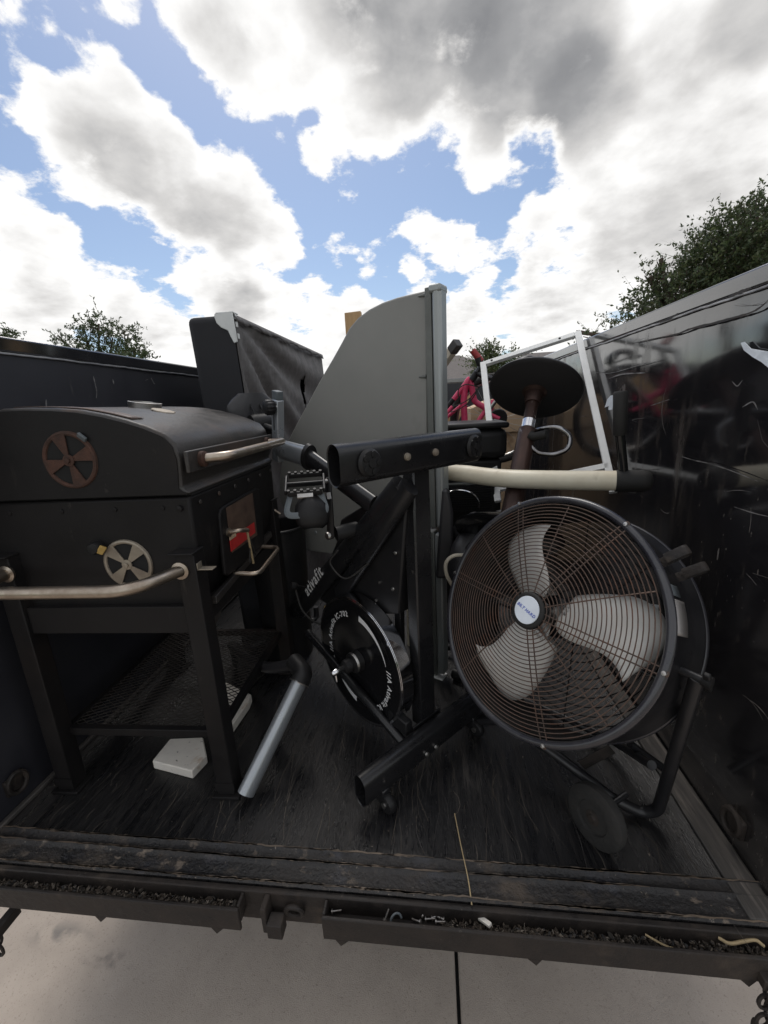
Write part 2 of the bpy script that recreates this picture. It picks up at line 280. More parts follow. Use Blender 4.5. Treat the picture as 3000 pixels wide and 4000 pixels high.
leafmat('leaf', LEAFC); leafmat('leaf_pale', [(.08, .11, .04), (.10, .13, .05), (.06, .09, .035), (.13, .15, .06), (.07, .10, .04)])
mk('shingle', (.16, .14, .13), (.11, .10, .095), 20, rough=(.85, .9), stretch=(1, 1, 12), bump=.3, layers=[((.20, .18, .165), 12, (.5, .7), (.5, 1, 8), .9, (0, 0, 0), None)])
mk('house_brick', (.36, .28, .22), (.28, .2, .16), 6, rough=(.85, .9))
mk('window_glass', (.03, .035, .04), rough=(.1, .12))

# ------------------------------------------------------------------ mesh helpers
ORG = {}
def A(*p): return np.array(p, float)
def nz(v): v = np.asarray(v, float); return v/np.linalg.norm(v)
def tag(o, label=None, cat=None, group=None, kind=None):
    if label: o['label'] = label
    if cat: o['category'] = cat
    if group: o['group'] = group
    if kind: o['kind'] = kind
    return o
def thing(name, loc, label, cat, group=None):
    o = bpy.data.objects.new(name, None); COL.objects.link(o); o.empty_display_size = .1
    o.location = tuple(loc); ORG[o.name] = np.asarray(loc, float); return tag(o, label, cat, group)
class MB:
    def __init__(s): s.v = []; s.f = []
    def add(s, vs, fs):
        b = len(s.v); s.v += [tuple(map(float, p)) for p in vs]; s.f += [tuple(b+i for i in f) for f in fs]; return s
    def box(s, lo, hi, M=None, o=(0, 0, 0)):
        x0, y0, z0 = lo; x1, y1, z1 = hi
        vs = np.array([(x0,y0,z0),(x1,y0,z0),(x1,y1,z0),(x0,y1,z0),(x0,y0,z1),(x1,y0,z1),(x1,y1,z1),(x0,y1,z1)], float)
        if M is not None: vs = vs @ np.array(M).T
        vs = vs + np.asarray(o)
        return s.add(vs, [(0,3,2,1),(4,5,6,7),(0,1,5,4),(1,2,6,5),(2,3,7,6),(3,0,4,7)])
    def bar(s, a, b, w, h, up=(0, 0, 1)):           # square bar from a to b, width w (side), height h (up)
        a = np.asarray(a, float); b = np.asarray(b, float); d = b-a; ln = np.linalg.norm(d); d = d/ln
        sd = np.cross(d, up)
        if np.linalg.norm(sd) < 1e-4: sd = np.cross(d, (0, 1, 0))
        sd = nz(sd); u = np.cross(sd, d)
        return s.box((0, -w/2, -h/2), (ln, w/2, h/2), np.array([d, sd, u]).T, a)
    def prism(s, pts, ext):                          # polygon extruded along ext
        pts = [np.asarray(p, float) for p in pts]; n = len(pts); ext = np.asarray(ext, float)
        vs = pts + [p+ext for p in pts]
        return s.add(vs, [tuple(range(n))[::-1], tuple(range(n, 2*n))] + [(i, (i+1) % n, n+(i+1) % n, n+i) for i in range(n)])
    def tube(s, path, r, seg=12, closed=False, caps=True, oval=None, up=None, hollow=0):
        path = [np.asarray(p, float) for p in path]; n = len(path)
        T = []
        for i in range(n):
            a = path[(i-1) % n] if (closed or i > 0) else path[i]; b = path[(i+1) % n] if (closed or i < n-1) else path[i]
            T.append(nz(b-a))
        u = np.asarray(up, float) if up is not None else (A(0, 0, 1) if abs(T[0][2]) < .9 else A(0, 1, 0))
        u = nz(u - T[0]*(u @ T[0])); fr = []
        for i in range(n):
            u = nz(u - T[i]*(u @ T[i])); fr.append((u, np.cross(T[i], u)))
        rr = r if hasattr(r, '__len__') else [r]*n
        def rings(k):
            vs = []
            for i in range(n):
                ru = rr[i]*k*(oval[0] if oval else 1); rs = rr[i]*k*(oval[1] if oval else 1)
                for j in range(seg):
                    a = 2*PI*j/seg; vs.append(path[i] + fr[i][0]*math.cos(a)*ru + fr[i][1]*math.sin(a)*rs)
            return vs
        m = n if closed else n-1
        fs = [(i*seg+j, i*seg+(j+1) % seg, ((i+1) % n)*seg+(j+1) % seg, ((i+1) % n)*seg+j) for i in range(m) for j in range(seg)]
        vs = rings(1)
        if hollow and not closed:
            b = len(vs); vs = vs + rings(hollow)
            fs += [(b+i*seg+(j+1) % seg, b+i*seg+j, b+(i+1)*seg+j, b+(i+1)*seg+(j+1) % seg) for i in range(m) for j in range(seg)]
            e = (n-1)*seg
            for j in range(seg):
                k = (j+1) % seg
                fs += [(j, b+j, b+k, k), (e+j, e+k, b+e+k, b+e+j)]
        elif caps and not closed: fs += [tuple(range(seg))[::-1], tuple(range((n-1)*seg, n*seg))]
        return s.add(vs, fs)
    def lathe(s, prof, o, ax, seg=32, full=True):    # prof: (radius, height along ax)
        ax = nz(ax); o = np.asarray(o, float); e1 = nz(np.cross(ax, (0, 0, 1) if abs(ax[2]) < .9 else (0, 1, 0))); e2 = np.cross(ax, e1)
        n = len(prof); vs = []
        for r, h in prof:
            for j in range(seg):
                a = 2*PI*j/seg; vs.append(o + ax*h + (e1*math.cos(a)+e2*math.sin(a))*max(r, 1e-5))
        fs = [(i*seg+j, i*seg+(j+1) % seg, (i+1)*seg+(j+1) % seg, (i+1)*seg+j) for i in range(n-1) for j in range(seg)]
        return s.add(vs, fs)
    def torus(s, o, ax, R, r, seg=64, ps=6, h=0):
        ax = nz(ax); e1 = nz(np.cross(ax, (0, 0, 1) if abs(ax[2]) < .9 else (0, 1, 0))); e2 = np.cross(ax, e1); o = np.asarray(o, float)+ax*h
        vs = []
        for i in range(seg):
            a = 2*PI*i/seg; d = e1*math.cos(a)+e2*math.sin(a)
            for j in range(ps):
                b = 2*PI*j/ps; vs.append(o + d*(R+r*math.cos(b)) + ax*r*math.sin(b))
        return s.add(vs, [(i*ps+j, ((i+1) % seg)*ps+j, ((i+1) % seg)*ps+(j+1) % ps, i*ps+(j+1) % ps) for i in range(seg) for j in range(ps)])
    def grid(s, pts):                                # pts[i][j] points
        n = len(pts); m = len(pts[0])
        return s.add([p for row in pts for p in row], [(i*m+j, i*m+j+1, (i+1)*m+j+1, (i+1)*m+j) for i in range(n-1) for j in range(m-1)])
    def build(s, name, mat, parent=None, smooth=False, bevel=0, solid=0, sub=0, origin=None, kind=None, recalc=True, label=None):
        og = ORG[parent.name] if parent is not None else (np.asarray(origin, float) if origin is not None else A(0, 0, 0))
        me = bpy.data.meshes.new(name)
        va = np.array(s.v)-og
        me.from_pydata(va.tolist(), [], s.f); 
        if recalc:
            bm = bmesh.new(); bm.from_mesh(me); bmesh.ops.recalc_face_normals(bm, faces=bm.faces); bm.to_mesh(me); bm.free()
        me.materials.append(MATS[mat])
        o = bpy.data.objects.new(name, me); COL.objects.link(o)
        if parent is not None: o.parent = parent
        else: o.location = tuple(og)
        ORG[o.name] = og
        if solid: q = o.modifiers.new('solid', 'SOLIDIFY'); q.thickness = solid; q.offset = 0
        if bevel: q = o.modifiers.new('bevel', 'BEVEL'); q.width = bevel; q.segments = 2; q.limit_method = 'ANGLE'; q.angle_limit = math.radians(40)
        if sub: q = o.modifiers.new('sub', 'SUBSURF'); q.levels = sub; q.render_levels = sub
        if smooth or bevel or sub:
            for p in me.polygons: p.use_smooth = True
            if not sub: me.set_sharp_from_angle(angle=math.radians(smooth if smooth not in (True, False) else 40))
        if kind: o['kind'] = kind
        if label: o['label'] = label
        return o
def curve(pts, n=8):                                 # Catmull-Rom through the points
    p = [np.asarray(q, float) for q in pts]; p = [2*p[0]-p[1]] + p + [2*p[-1]-p[-2]]; out_ = []
    for i in range(1, len(p)-2):
        for k in range(n):
            t = k/n; a, b, c, d = p[i-1], p[i], p[i+1], p[i+2]
            out_.append(.5*((2*b)+(c-a)*t+(2*a-5*b+4*c-d)*t*t+(3*b-a-3*c+d)*t**3))
    return out_ + [p[-2]]
def bend(pts, r, n=6):                               # polyline with rounded corners
    p = [np.asarray(q, float) for q in pts]; o = [p[0]]
    for i in range(1, len(p)-1):
        a = nz(p[i-1]-p[i]); b = nz(p[i+1]-p[i]); rr = min(r, .45*np.linalg.norm(p[i-1]-p[i]), .45*np.linalg.norm(p[i+1]-p[i]))
        s_, e_ = p[i]+a*rr, p[i]+b*rr
        for k in range(n+1):
            t = k/n; o.append((1-t)**2*s_ + 2*t*(1-t)*p[i] + t*t*e_)
    return o + [p[-1]]
_TXT = {}
def glyph(ch, size):                                 # (verts, faces, advance) of one character of the built-in font
    if ch == ' ': return [], [], .3*size
    if ch not in _TXT:
        cu = bpy.data.curves.new('t', 'FONT'); cu.body = ch; cu.size = 1; cu.offset = .022; cu.resolution_u = 3
        ob = bpy.data.objects.new('t', cu); COL.objects.link(ob)
        dg = bpy.context.evaluated_depsgraph_get(); dg.update(); me = bpy.data.meshes.new_from_object(ob.evaluated_get(dg))
        v = np.array([tuple(q.co) for q in me.vertices]); f = [tuple(q.vertices) for q in me.polygons]
        bpy.data.objects.remove(ob); bpy.data.curves.remove(cu); bpy.data.meshes.remove(me)
        _TXT[ch] = (v, f, float(v[:, 0].max())+.07)
    v, f, a = _TXT[ch]; return v*size, f, a*size

# ------------------------------------------------------------------ ground, driveway
GZ = -0.72
g = MB(); g.add([(-400,-400,GZ-.03),(400,-400,GZ-.03),(400,600,GZ-.03),(-400,600,GZ-.03)], [(0,1,2,3)]); g.build('ground', 'grass', kind='structure')
drv = MB(); drv.box((-6, -9, GZ-.10), (6, 12, GZ-.02)); drv = drv.build('driveway', 'joint_filler', kind='structure')
JX = .05
for x0, x1 in ((-5.95, -3.0), (-2.99, JX-.006), (JX+.006, 3.0), (3.01, 5.95)):
    for y0, y1 in ((-9, -3.2), (-3.19, 2.6), (2.61, 7.0), (7.01, 12)):
        MB().box((x0, y0, GZ-.06), (x1, y1, GZ)).build('concrete_slab', 'concrete', drv, bevel=.006)
cm = MATS['concrete']
stain(cm, tuple(P(430, 3745, z=GZ)), (.15, .035, .3), (.10, .09, .085)); stain(cm, tuple(P(240, 3655, z=GZ)), (.16, .06, .3), (.15, .14, .13))

# ------------------------------------------------------------------ dump trailer
XL, XR, HT, YR, YF = -1.348, .784, 1.477, .768, 5.2
T = thing('dump_trailer', (-.28, 3.0, GZ), 'black high-sided dump trailer loaded with scrap, its rear end open', 'trailer')
MB().box((XL-.06, YR+.004, -.09), (XR+.06, YF+.06, 0)).build('floor', 'floor_paint', T)
def wall(x, d):
    w = MB(); n = 60; 
    for sgn in (0,):
        pts = []
        for j in range(25):
            z = .002+(HT-.05)*j/24; row = []
            for i in range(n+1):
                y = YR+.03+(YF-YR-.03)*i/n
                row.append((x - d*(.004*math.sin(y*2.1+z*1.7)*math.sin(z*2.1) + .003*math.sin(y*5.3+1.3)*math.sin(z*PI/HT)), y, z))
            pts.append(row)
        w.grid(pts)
    o = w.build('side_wall', 'wall_paint' if d > 0 else 'wall_paint_dull', T, smooth=True, recalc=False)
    MB().box((min(x+d*.012, x+d*.05), YR+.03, -.05), (max(x+d*.012, x+d*.05), YF, HT-.05)).build('side_wall_skin', 'wall_paint', T)
    r = MB().box((min(x-d*.006, x+d*.06), YR, HT-.047), (max(x-d*.006, x+d*.06), YF+.05, HT)); r.build('top_rail', 'rail_paint', T, bevel=.006)
    path = [A(x-d*(.006), YR+.02+i*.03, HT-.051+.0015*math.sin(i*.35)*math.sin(i*.11)+.0008*RNG.normal()) for i in range(int((YF-YR)/.03))]
    MB().tube(path, .0035, 6).build('weld_bead', 'weld', T, smooth=True)
    for y in (YR+.01,):
        MB().box((min(x+d*.0, x+d*.07), y, -.09), (max(x+d*.0, x+d*.07), y+.075, HT-.05)).build('corner_post', 'rail_paint', T, bevel=.006)
wall(XL, -1); wall(XR, 1)
MB().box((XL, YF, 0), (XR, YF+.04, HT-.05)).build('front_wall', 'wall_paint_dull', T)
MB().box((XL-.05, YF-.008, HT-.047), (XR+.05, YF+.052, HT+.002)).build('top_rail', 'rail_paint', T, bevel=.006)
MB().box((XR-.075, YR+.01, .002), (XR-.004, YF-.01, .012)).build('kick_strip', 'dusty_strip', T, bevel=.003)
MB().box((XL+.002, YR+.06, .002), (XL+.02, YF-.01, .018)).build('kick_strip', 'dusty_strip', T, bevel=.003)
# rear sill with raised, battered ribs
def strip(m, pts, nrm_, w):
    pts = [np.asarray(p, float) for p in pts]; n = len(pts); rows = []
    for i in range(n):
        t = nz(pts[min(i+1, n-1)]-pts[max(i-1, 0)]); sd = np.cross(t, nrm_); k = w*(.35+.65*math.sin(PI*(i+.5)/n))*RNG.uniform(.6, 1.2)
        rows.append([pts[i]-sd*k/2, pts[i]+sd*k/2])
    m.grid(rows)
nx, ny = 420, 22; rows = []
jx = np.cumsum(RNG.normal(size=nx+1))*.02; wob = [np.convolve(RNG.normal(size=nx+41), np.ones(41)/41, 'valid')[:nx+1]*.005 for _ in range(3)]
for j in range(ny+1):
    y = YR+(.872-YR)*j/ny; row = []
    for i in range(nx+1):
        x = XL-.05+(XR-XL+.10)*i/nx; h = .0045+RNG.normal()*.0002
        for q, (yc, hh, ww) in enumerate(((.860, .0095, .0075), (.829, .0085, .007), (.775, .0055, .009))):
            d_ = (y-yc-wob[q][i])/ww; h = max(h, .0045+hh*max(0, 1-d_*d_)*(1+.10*math.sin(i*.21+q)*math.sin(i*.053)))
        if j == ny: h = .0006
        row.append((x, y, h))
    rows.append(row)
MB().grid(rows).build('rear_sill', 'sill_paint', T, smooth=60, recalc=False)
for yc, q in ((.860, 0), (.829, 1), (.775, 2)):
    m = MB()
    for k in range(16):
        i0 = int(RNG.uniform(0, nx*.8)); n_ = int(RNG.uniform(25, 110)); pts = [A(XL-.05+(XR-XL+.10)*i/nx, yc+wob[q][min(i, nx)]+.001*RNG.normal(), .0045+(.0095, .0085, .0055)[q]*1.0+.0003) for i in range(i0, min(nx, i0+n_), 3)]
        if len(pts) > 4: strip(m, pts, A(0, 0, 1), .0045)
    m.build('worn_edge', 'rib_worn', T, recalc=False, kind='stuff')
MB().box((XL-.06, YR-.012, -.10), (XR+.06, YR+.003, -.003)).build('rear_crossbeam', 'frame_steel', T, bevel=.003)
YT = .714
for x0, x1 in ((XL-.10, -.508), (-.293, XR+.10)):
    t_ = MB().box((x0, YT+.010, -.060), (x1, YR-.013, -.050)).box((x0, YT, -.078), (x1, YT+.009, -.008))
    for xe in (x0, x1-.008): t_.box((xe, YT+.0095, -.0495), (xe+.008, YR-.0125, -.006))
    t_.build('bumper_tray', 'frame_steel', T, bevel=.0025)
for u, v in [(385,3560),(850,3640),(1335,3670),(2090,3745),(2925,3835)]:
    x = P(u, v, y=YT)[0]
    sg = 1 if u > 1400 else -1
    MB().prism([(x-.016, YT+.001, -.0785), (x+.016, YT+.001, -.0785), (x+.004*sg, YT+.001, -.098)], (0, .008, 0)).build('tooth', 'frame_steel', T)
lug = MB().box((-.452, YT+.004, -.085), (-.438, YR-.0125, -.004)).box((-.4375, YT-.004, -.09), (-.398, YT+.03, -.045)).build('gate_lug', 'frame_steel', T, bevel=.003)
MB().torus((-.375, YR-.022, -.045), (0, 1, .2), .022, .006, 20, 8).build('lug_ring', 'frame_steel', T, smooth=True)
for (u, v, x, d) in ((2885, 3205, XR, -1), (48, 3050, XL, 1)):
    c = P(u, v, x=x); 
    q = MB().box((min(c[0], c[0]+d*.012), c[1]-.03, c[2]-.035), (max(c[0], c[0]+d*.012), c[1]+.03, c[2]+.02))
    o = q.build('tie_down_bracket', 'frame_steel', T, bevel=.003)
    MB().tube([c+A(d*.018+d*.004*math.cos(a), .026*math.cos(a), -.004+.034*math.sin(a)) for a in np.linspace(0, 2*PI, 25)[:-1]], .007, 8, closed=True).build('tie_down_ring', 'frame_steel', o, smooth=True)
def chain(x, y, ztop, n, nm='safety_chain'):
    ch = MB().box((x-.012, y-.004, ztop-.012), (x+.012, YR, ztop+.016)).build('chain_plate', 'frame_steel', T, bevel=.002)
    for k in range(n):
        zc = ztop-.02-.031*k; xx = x + .012*math.sin(k*.9)*(k > 1) 
        d1 = A(1, 0, 0) if k % 2 else nz(A(.35, 1, 0))
        MB().tube([A(xx, y, zc) + d1*(.0125*math.cos(a)) + A(0, 0, (.021*math.sin(a))) for a in np.linspace(0, 2*PI, 17)[:-1]], .0042, 6, closed=True).build('chain_link', 'frame_steel', ch, smooth=True)
c = P(3004, 3850, y=.70); chain(c[0], .70, c[2], 9)
c = P(-12, 3690, y=.70); chain(c[0], .70, c[2]+.03, 2)
# running gear (under the bed)
for x in (-.85, .3): MB().box((x-.04, .9, -.28), (x+.04, 6.4, -.092)).build('chassis_rail', 'frame_steel', T, bevel=.004)
MB().bar((-.28, 6.3, -.2), (-.28, 7.6, -.2), .12, .12).build('drawbar', 'frame_steel', T, bevel=.004)
MB().box((-.32, 7.3, GZ), (-.24, 7.38, -.13)).build('jack_stand', 'frame_steel', T, bevel=.004)
for y in (2.7, 3.6):
    MB().tube([(-1.62, y, -.37), (1.06, y, -.37)], .03, 12).build('axle', 'frame_steel', T, smooth=True)
    for x in (-.85, .3): MB().bar((x, y, -.37), (x, y, -.27), .05, .05).build('spring_hanger', 'frame_steel', T)
    for x, d in ((-1.57, -1), (1.01, 1)):
        w = MB().lathe([(.20, -.08), (.33, -.10), (.35, -.07), (.35, .07), (.33, .10), (.20, .08), (.20, -.08)], (x, y, -.37), (d, 0, 0), 32).build('wheel', 'tyre', T, smooth=True)
        MB().lathe([(.0, .05), (.08, .06), (.12, .03), (.2, .04), (.201, -.07), (0, -.07)], (x, y, -.37), (d, 0, 0), 32).build('rim', 'steel', w, smooth=True)
# marks on the walls and floor
def wall_scratches(x, d, n, yr, mat, name, par=None):
    m = MB()
    for _ in range(n):
        y = RNG.uniform(*yr); z = RNG.uniform(.05, HT-.08); L_ = RNG.gamma(1.6, .045)+.012; a = RNG.choice([RNG.normal(.15, .35), RNG.normal(-.35, .3), RNG.normal(1.45, .18)], p=[.42, .26, .32]); cv = RNG.normal(0, 1.6)
        pts = []
        for i in range(7):
            t = i/6-.5; aa = a+cv*t*L_*3; pts.append(A(x-d*.0085, y+math.cos(aa)*L_*t, z+math.sin(aa)*L_*t))
        strip(m, pts, A(-d, 0, 0), RNG.uniform(.0007, .0019))
    return m.build(name, mat, T, recalc=False, kind='stuff')
wall_scratches(XR, 1, 130, (.85, 3.4), 'scratch', 'wall_scratches')
wall_scratches(XL, -1, 22, (.9, 3.4), 'scratch', 'wall_scratches')
for mat_, px, w_ in [('gouge', [(2470,1342),(2560,1322),(2640,1306),(2700,1284),(2790,1262),(2870,1240),(2930,1222),(2970,1200),(3010,1165)], .007),
                     ('gouge', [(2575,1258),(2610,1246),(2650,1224)], .008), ('gouge', [(2845,1160),(2890,1142),(2935,1122)], .009),
                     ('scratch_pale', [(2380,1478),(2430,1462),(2520,1456)], .006), ('scratch_pale', [(2300,1450),(2380,1458),(2500,1425),(2570,1408)], .003),
                     ('scratch_pale', [(2860,1490),(2880,1508),(2900,1485)], .003), ('scratch_pale', [(2540,1585),(2580,1572),(2615,1560)], .0035),
                     ('scratch_pale', [(2868,1980),(2940,2003),(3010,2020)], .0025), ('scratch_pale', [(2640,1775),(2700,1795),(2775,1812),(2860,1840),(2960,1880)], .0035),
                     ('scratch_pale', [(2440,1500),(2420,1530),(2428,1560),(2405,1580)], .002), ('scratch_pale', [(2490,1650),(2470,1640),(2520,1632)], .002),
                     ('scratch_pale', [(2900,1590),(2940,1570),(2960,1600)], .004)]:
    m = MB(); pts = curve([P(u, v, x=XR-.0105) for u, v in px], 5); strip(m, pts, A(-1, 0, 0), w_); m.build('paint_scratch' if mat_ != 'gouge' else 'paint_gouge', mat_, T, recalc=False)
for px in ([(365,1470),(372,1500),(378,1530),(376,1555)], [(440,1480),(445,1500)], [(590,1475),(600,1495),(605,1500)], [(320,1640),(380,1655)], [(180,1560),(182,1640)], [(400,1630),(410,1650)]):
    m = MB(); pts = curve([P(u, v, x=XL+.0105) for u, v in px], 5); strip(m, pts, A(1, 0, 0), .006); m.build('paint_scratch', 'scratch_pale', T, recalc=False)
m = MB()
for _ in range(900):
    x = RNG.uniform(XL+.03, XR-.08); y = RNG.uniform(.87, 2.0); L_ = RNG.gamma(1.6, .05)+.01; a = PI/2+RNG.normal(0, .10)+(.32 if RNG.random() < .22 else 0)-(.12 if x < -.5 else 0); cv = RNG.normal(0, .5)
    strip(m, [A(x+math.cos(a+cv*t)*L_*t, y+math.sin(a+cv*t)*L_*t, .0012) for t in (-.5, -.25, 0, .25, .5)], A(0, 0, 1), RNG.uniform(.0007, .0022))
m.build('floor_scratches', 'floor_scratch', T, recalc=False, kind='stuff')
def wallpatch(name, px, label, cat, mat='paper', t=.003):
    pts = [P(u, v, x=XR-.011) for u, v in px]; c = sum(pts)/len(pts)
    rows = MB(); rows.prism(pts, (t, 0, 0)); o = rows.build(name, mat, None, origin=c); tag(o, label, cat); return o
wallpatch('paper_scrap', [(2893,1340),(2905,1336),(2930,1362),(2965,1368),(3060,1385),(3060,1440),(3000,1436),(2975,1415),(2940,1395),(2905,1368)], 'torn white paper scrap stuck to the right trailer wall', 'paper')
wallpatch('tape_scrap', [(2372,1560),(2385,1545),(2398,1543),(2396,1575),(2390,1600),(2376,1602),(2378,1585),(2362,1592)], 'small ragged white tape scrap on wall behind the white frame', 'tape')

# ------------------------------------------------------------------ debris
def chips(name, regions, n, label, smin, smax, mat='debris'):
    m = MB()
    for k in range(n):
        x0, x1, y0, y1, z0, dz = regions[k % len(regions)]
        c = A(RNG.uniform(x0, x1), RNG.uniform(y0, y1), z0 + RNG.uniform(0, dz)); s_ = RNG.uniform(smin, smax)*(1 if RNG.random() < .9 else 1.8)
        d = nz(RNG.normal(size=3)*A(1, 1, .5)); e_ = nz(np.cross(d, RNG.normal(size=3))); nrm_ = np.cross(d, e_); a, b = s_, s_*RNG.uniform(.25, .8); th = s_*RNG.uniform(.1, .4)
        pts = [c+d*a*RNG.uniform(.7, 1), c+e_*b, c-d*a*RNG.uniform(.6, 1), c-e_*b*RNG.uniform(.6, 1)]
        m.prism(pts, nrm_*th)
    o = m.build(name, mat, None, origin=(m.v[0])); tag(o, label, 'debris', kind='stuff'); return o
chips('tray_debris', [(XL-.09, -.52, YT+.013, YR-.016, -.044, .016)], 1500, 'dirt, wood chips and gravel lying in the bumper tray under the grill', .0025, .0075)
chips('tray_debris', [(-.0, XR+.09, YT+.013, YR-.016, -.044, .014)], 1500, 'dirt and chips lying in the bumper tray below the fan', .0025, .0075)
chips('floor_grit', [(XL+.05, XR-.05, .78, 1.5, .0065, .0035)], 420, 'grit and crumbs scattered over the trailer floor', .001, .0032)
def curl(c, r, a0, a1, n=10): return [np.asarray(c)+A(r*math.cos(a), r*.5*math.sin(a*1.3), r*.8*math.sin(a)) for a in np.linspace(a0, a1, n)]
hb = [(1640,3600),(1665,3590),(1690,3585),(1705,3600),(1730,3590),(1300,3560),(1505,3590),(1720,3580),(1650,3575)]
for k, (u, v) in enumerate(hb):
    c = P(u, v, z=-.036); m = MB()
    a = RNG.uniform(0, PI); d = A(math.cos(a), math.sin(a)*.3, RNG.uniform(-.2, .5)); d = nz(d)
    m.tube([c, c+d*.022], .0022, 8); m.lathe([(0, -.001), (.0055, 0), (.0055, .003), (0, .004)], c, -d, 10)
    o = m.build('screw', 'debris_steel', None, smooth=True, origin=c); tag(o, 'lone steel screw in the tray next to the gate lug' if u == 1300 else 'steel screw between the gate lug and the curled wire in the tray' if u == 1505 else 'loose steel screw heaped with others in the tray beside the curled wire', 'screw', 'screws in the tray')
for nm, pts, r, mat, lb in [
    ('wire_curl', curl(P(1548, 3590, z=-.034), .013, .2, 3.6), .0028, 'plastic_grey', 'curled grey-green wire piece among the screws in the tray'),
    ('twig', curve([P(2805, 3662, z=-.02), P(2850, 3685, z=-.02), P(2900, 3678, z=-.02), P(2950, 3672, z=-.015), P(2985, 3697, z=-.02)]), .0035, 'straw', 'crooked pale twig lying at the wall end of the tray'),
    ('twig', curve([P(2520, 3650, z=-.024), P(2590, 3690, z=-.024), P(2650, 3712, z=-.024)]), .0022, 'straw', 'thin straight twig lying in the tray below the fan wheel'),
    ('straw', curve([P(1776, 3178, z=.012), P(1800, 3300, z=.013), P(1828, 3430, z=.016), P(1843, 3535, z=.004)]), .0016, 'straw', 'long dry straw lying across the ribbed sill')]:
    o = MB().tube(pts, r, 7).build(nm, mat, None, smooth=True, origin=pts[0]); tag(o, lb, nm.replace('_', ' '))
c = P(1893, 3600, z=-.03); o = MB().bar(c+A(-.012, .008, .0), c+A(.012, -.014, .012), .011, .007).build('wood_chip', 'rubber_white', None, bevel=.001, origin=c); tag(o, 'pale wood chip sticking up out of the tray', 'wood chip')

# ------------------------------------------------------------------ barbecue grill
gy = math.radians(1.65); GX = A(math.cos(gy), math.sin(gy), 0); GYv = A(-math.sin(gy), math.cos(gy), 0); GO = A(-.9575, 1.0, 0)
def G(x, y, z): return GO + GX*x + GYv*y + A(0, 0, z)
FACE = .035
def gp(u, v, y=FACE):
    q = PP(u, v, G(0, y, 0), GYv); d = q-GO; return float(d @ GX), float(q[2])
BQ = thing('barbecue_grill', tuple(GO), 'big rusty black charcoal barbecue on square legs by the left trailer wall', 'barbecue')
GM = np.array([GX, GYv, A(0, 0, 1)]).T
def gbox(m, lo, hi): return m.box(lo, hi, GM, GO)
DEP = .70
xr_, zs = gp(738, 1937); xl_ = -.325; zb = gp(400, 2395)[1]; zs = zs-.002
body = MB(); body.prism([G(xl_, FACE, zs), G(xr_, FACE, zs), G(xr_-.004, FACE, zs-.17), G(xr_-.018, FACE, zb+.10), G(xr_-.05, FACE, zb), G(xl_+.03, FACE, zb)], GYv*(DEP-FACE)); body.build('firebox', 'grill_paint', BQ, bevel=.008)
prof = [gp(700, 1905), gp(698, 1850), gp(692, 1790), gp(672, 1735), gp(635, 1697), gp(560, 1665), gp(480, 1640), gp(400, 1620), gp(300, 1602), gp(200, 1595), gp(90, 1593), gp(0, 1597)]
prof = [(x+.012, z) for x, z in prof]
x0, z0 = prof[-1]; prof2 = [(xr_+.010, zs+.008)] + prof + [(x0-.06, z0-.02), (xl_+.01, z0-.09), (xl_-.008, z0-.17), (xl_-.008, zs+.008)]
lid = MB().prism([G(x, FACE-.008, z) for x, z in prof2], GYv*(DEP-FACE+.016)); lid = lid.build('lid', 'grill_top_paint', BQ, bevel=.014)
lid.modifiers['bevel'].segments = 3
# end cap of the lid facing us stays in the darker grill_paint, without the painted sheen
MB().prism([G(x*.985-.003, FACE-.0095, zs+.012+(z-zs-.012)*.972) for x, z in prof2], -GYv*.003).build('lid_end_plate', 'grill_paint', lid, bevel=.001)
MB().box((xl_, FACE+.012, zs+.001), (xr_+.002, DEP-.01, zs+.0075), GM, GO).build('lid_gap_fill', 'hole_shade', BQ)  # black strip standing in for the dark gap under the lid
sx, sz = xr_+.016, zs+.095
gbox(MB(), (sx-.006, FACE-.012, sz-.03), (sx+.006, DEP-.02, sz+.028)).build('lid_band', 'grill_top_paint', lid, bevel=.003)
hy0, hy1 = .09, .60
MB().tube(bend([G(sx, hy0, sz), G(sx+.085, hy0+.01, sz+.005), G(sx+.085, hy1-.01, sz+.005), G(sx, hy1, sz)], .05, 8), .0135, 14).build('lid_handle', 'nickel_tube', lid, smooth=True)
for y in (hy0, hy1): MB().lathe([(0, .0), (.022, .0), (.022, .012), (.015, .016), (0, .016)], G(sx+.006, y, sz), GX, 16).build('handle_collar', 'rust_steel', lid, smooth=True)
# lid top: chimney ring, badge plate, raised strip
def lidz(x):
    ps = sorted(prof2[1:-3]); 
    for (a, za), (b, zb_) in zip(ps, ps[1:]):
        if a <= x <= b: return za+(zb_-za)*(x-a)/(b-a+1e-9)
    return ps[0][1]
cw_ = P(570, 1608, y=1.38)-GO; cx_, cy_ = float(cw_ @ GX), float(cw_ @ GYv)
MB().lathe([(.050, -.004), (.052, .018), (.047, .019), (.046, .003), (0, .003)], G(cx_, cy_, lidz(cx_)), nz(A(.16, 0, 1)), 36).build('chimney_ring', 'steel', lid, smooth=True)
MB().lathe([(.0, .004), (.036, .003), (.038, .0)], G(cx_+.10, cy_-.06, lidz(cx_+.10)+.001), nz(A(.28, 0, 1)), 8).build('lid_badge', 'dull_nickel', lid)
MB().grid([[G(x, y, lidz(x)+.0025) for y in (.05, .10)] for x in np.linspace(-.16, .17, 14)]).build('lid_sticker', 'sticker_brown', lid, smooth=True, solid=.0015)
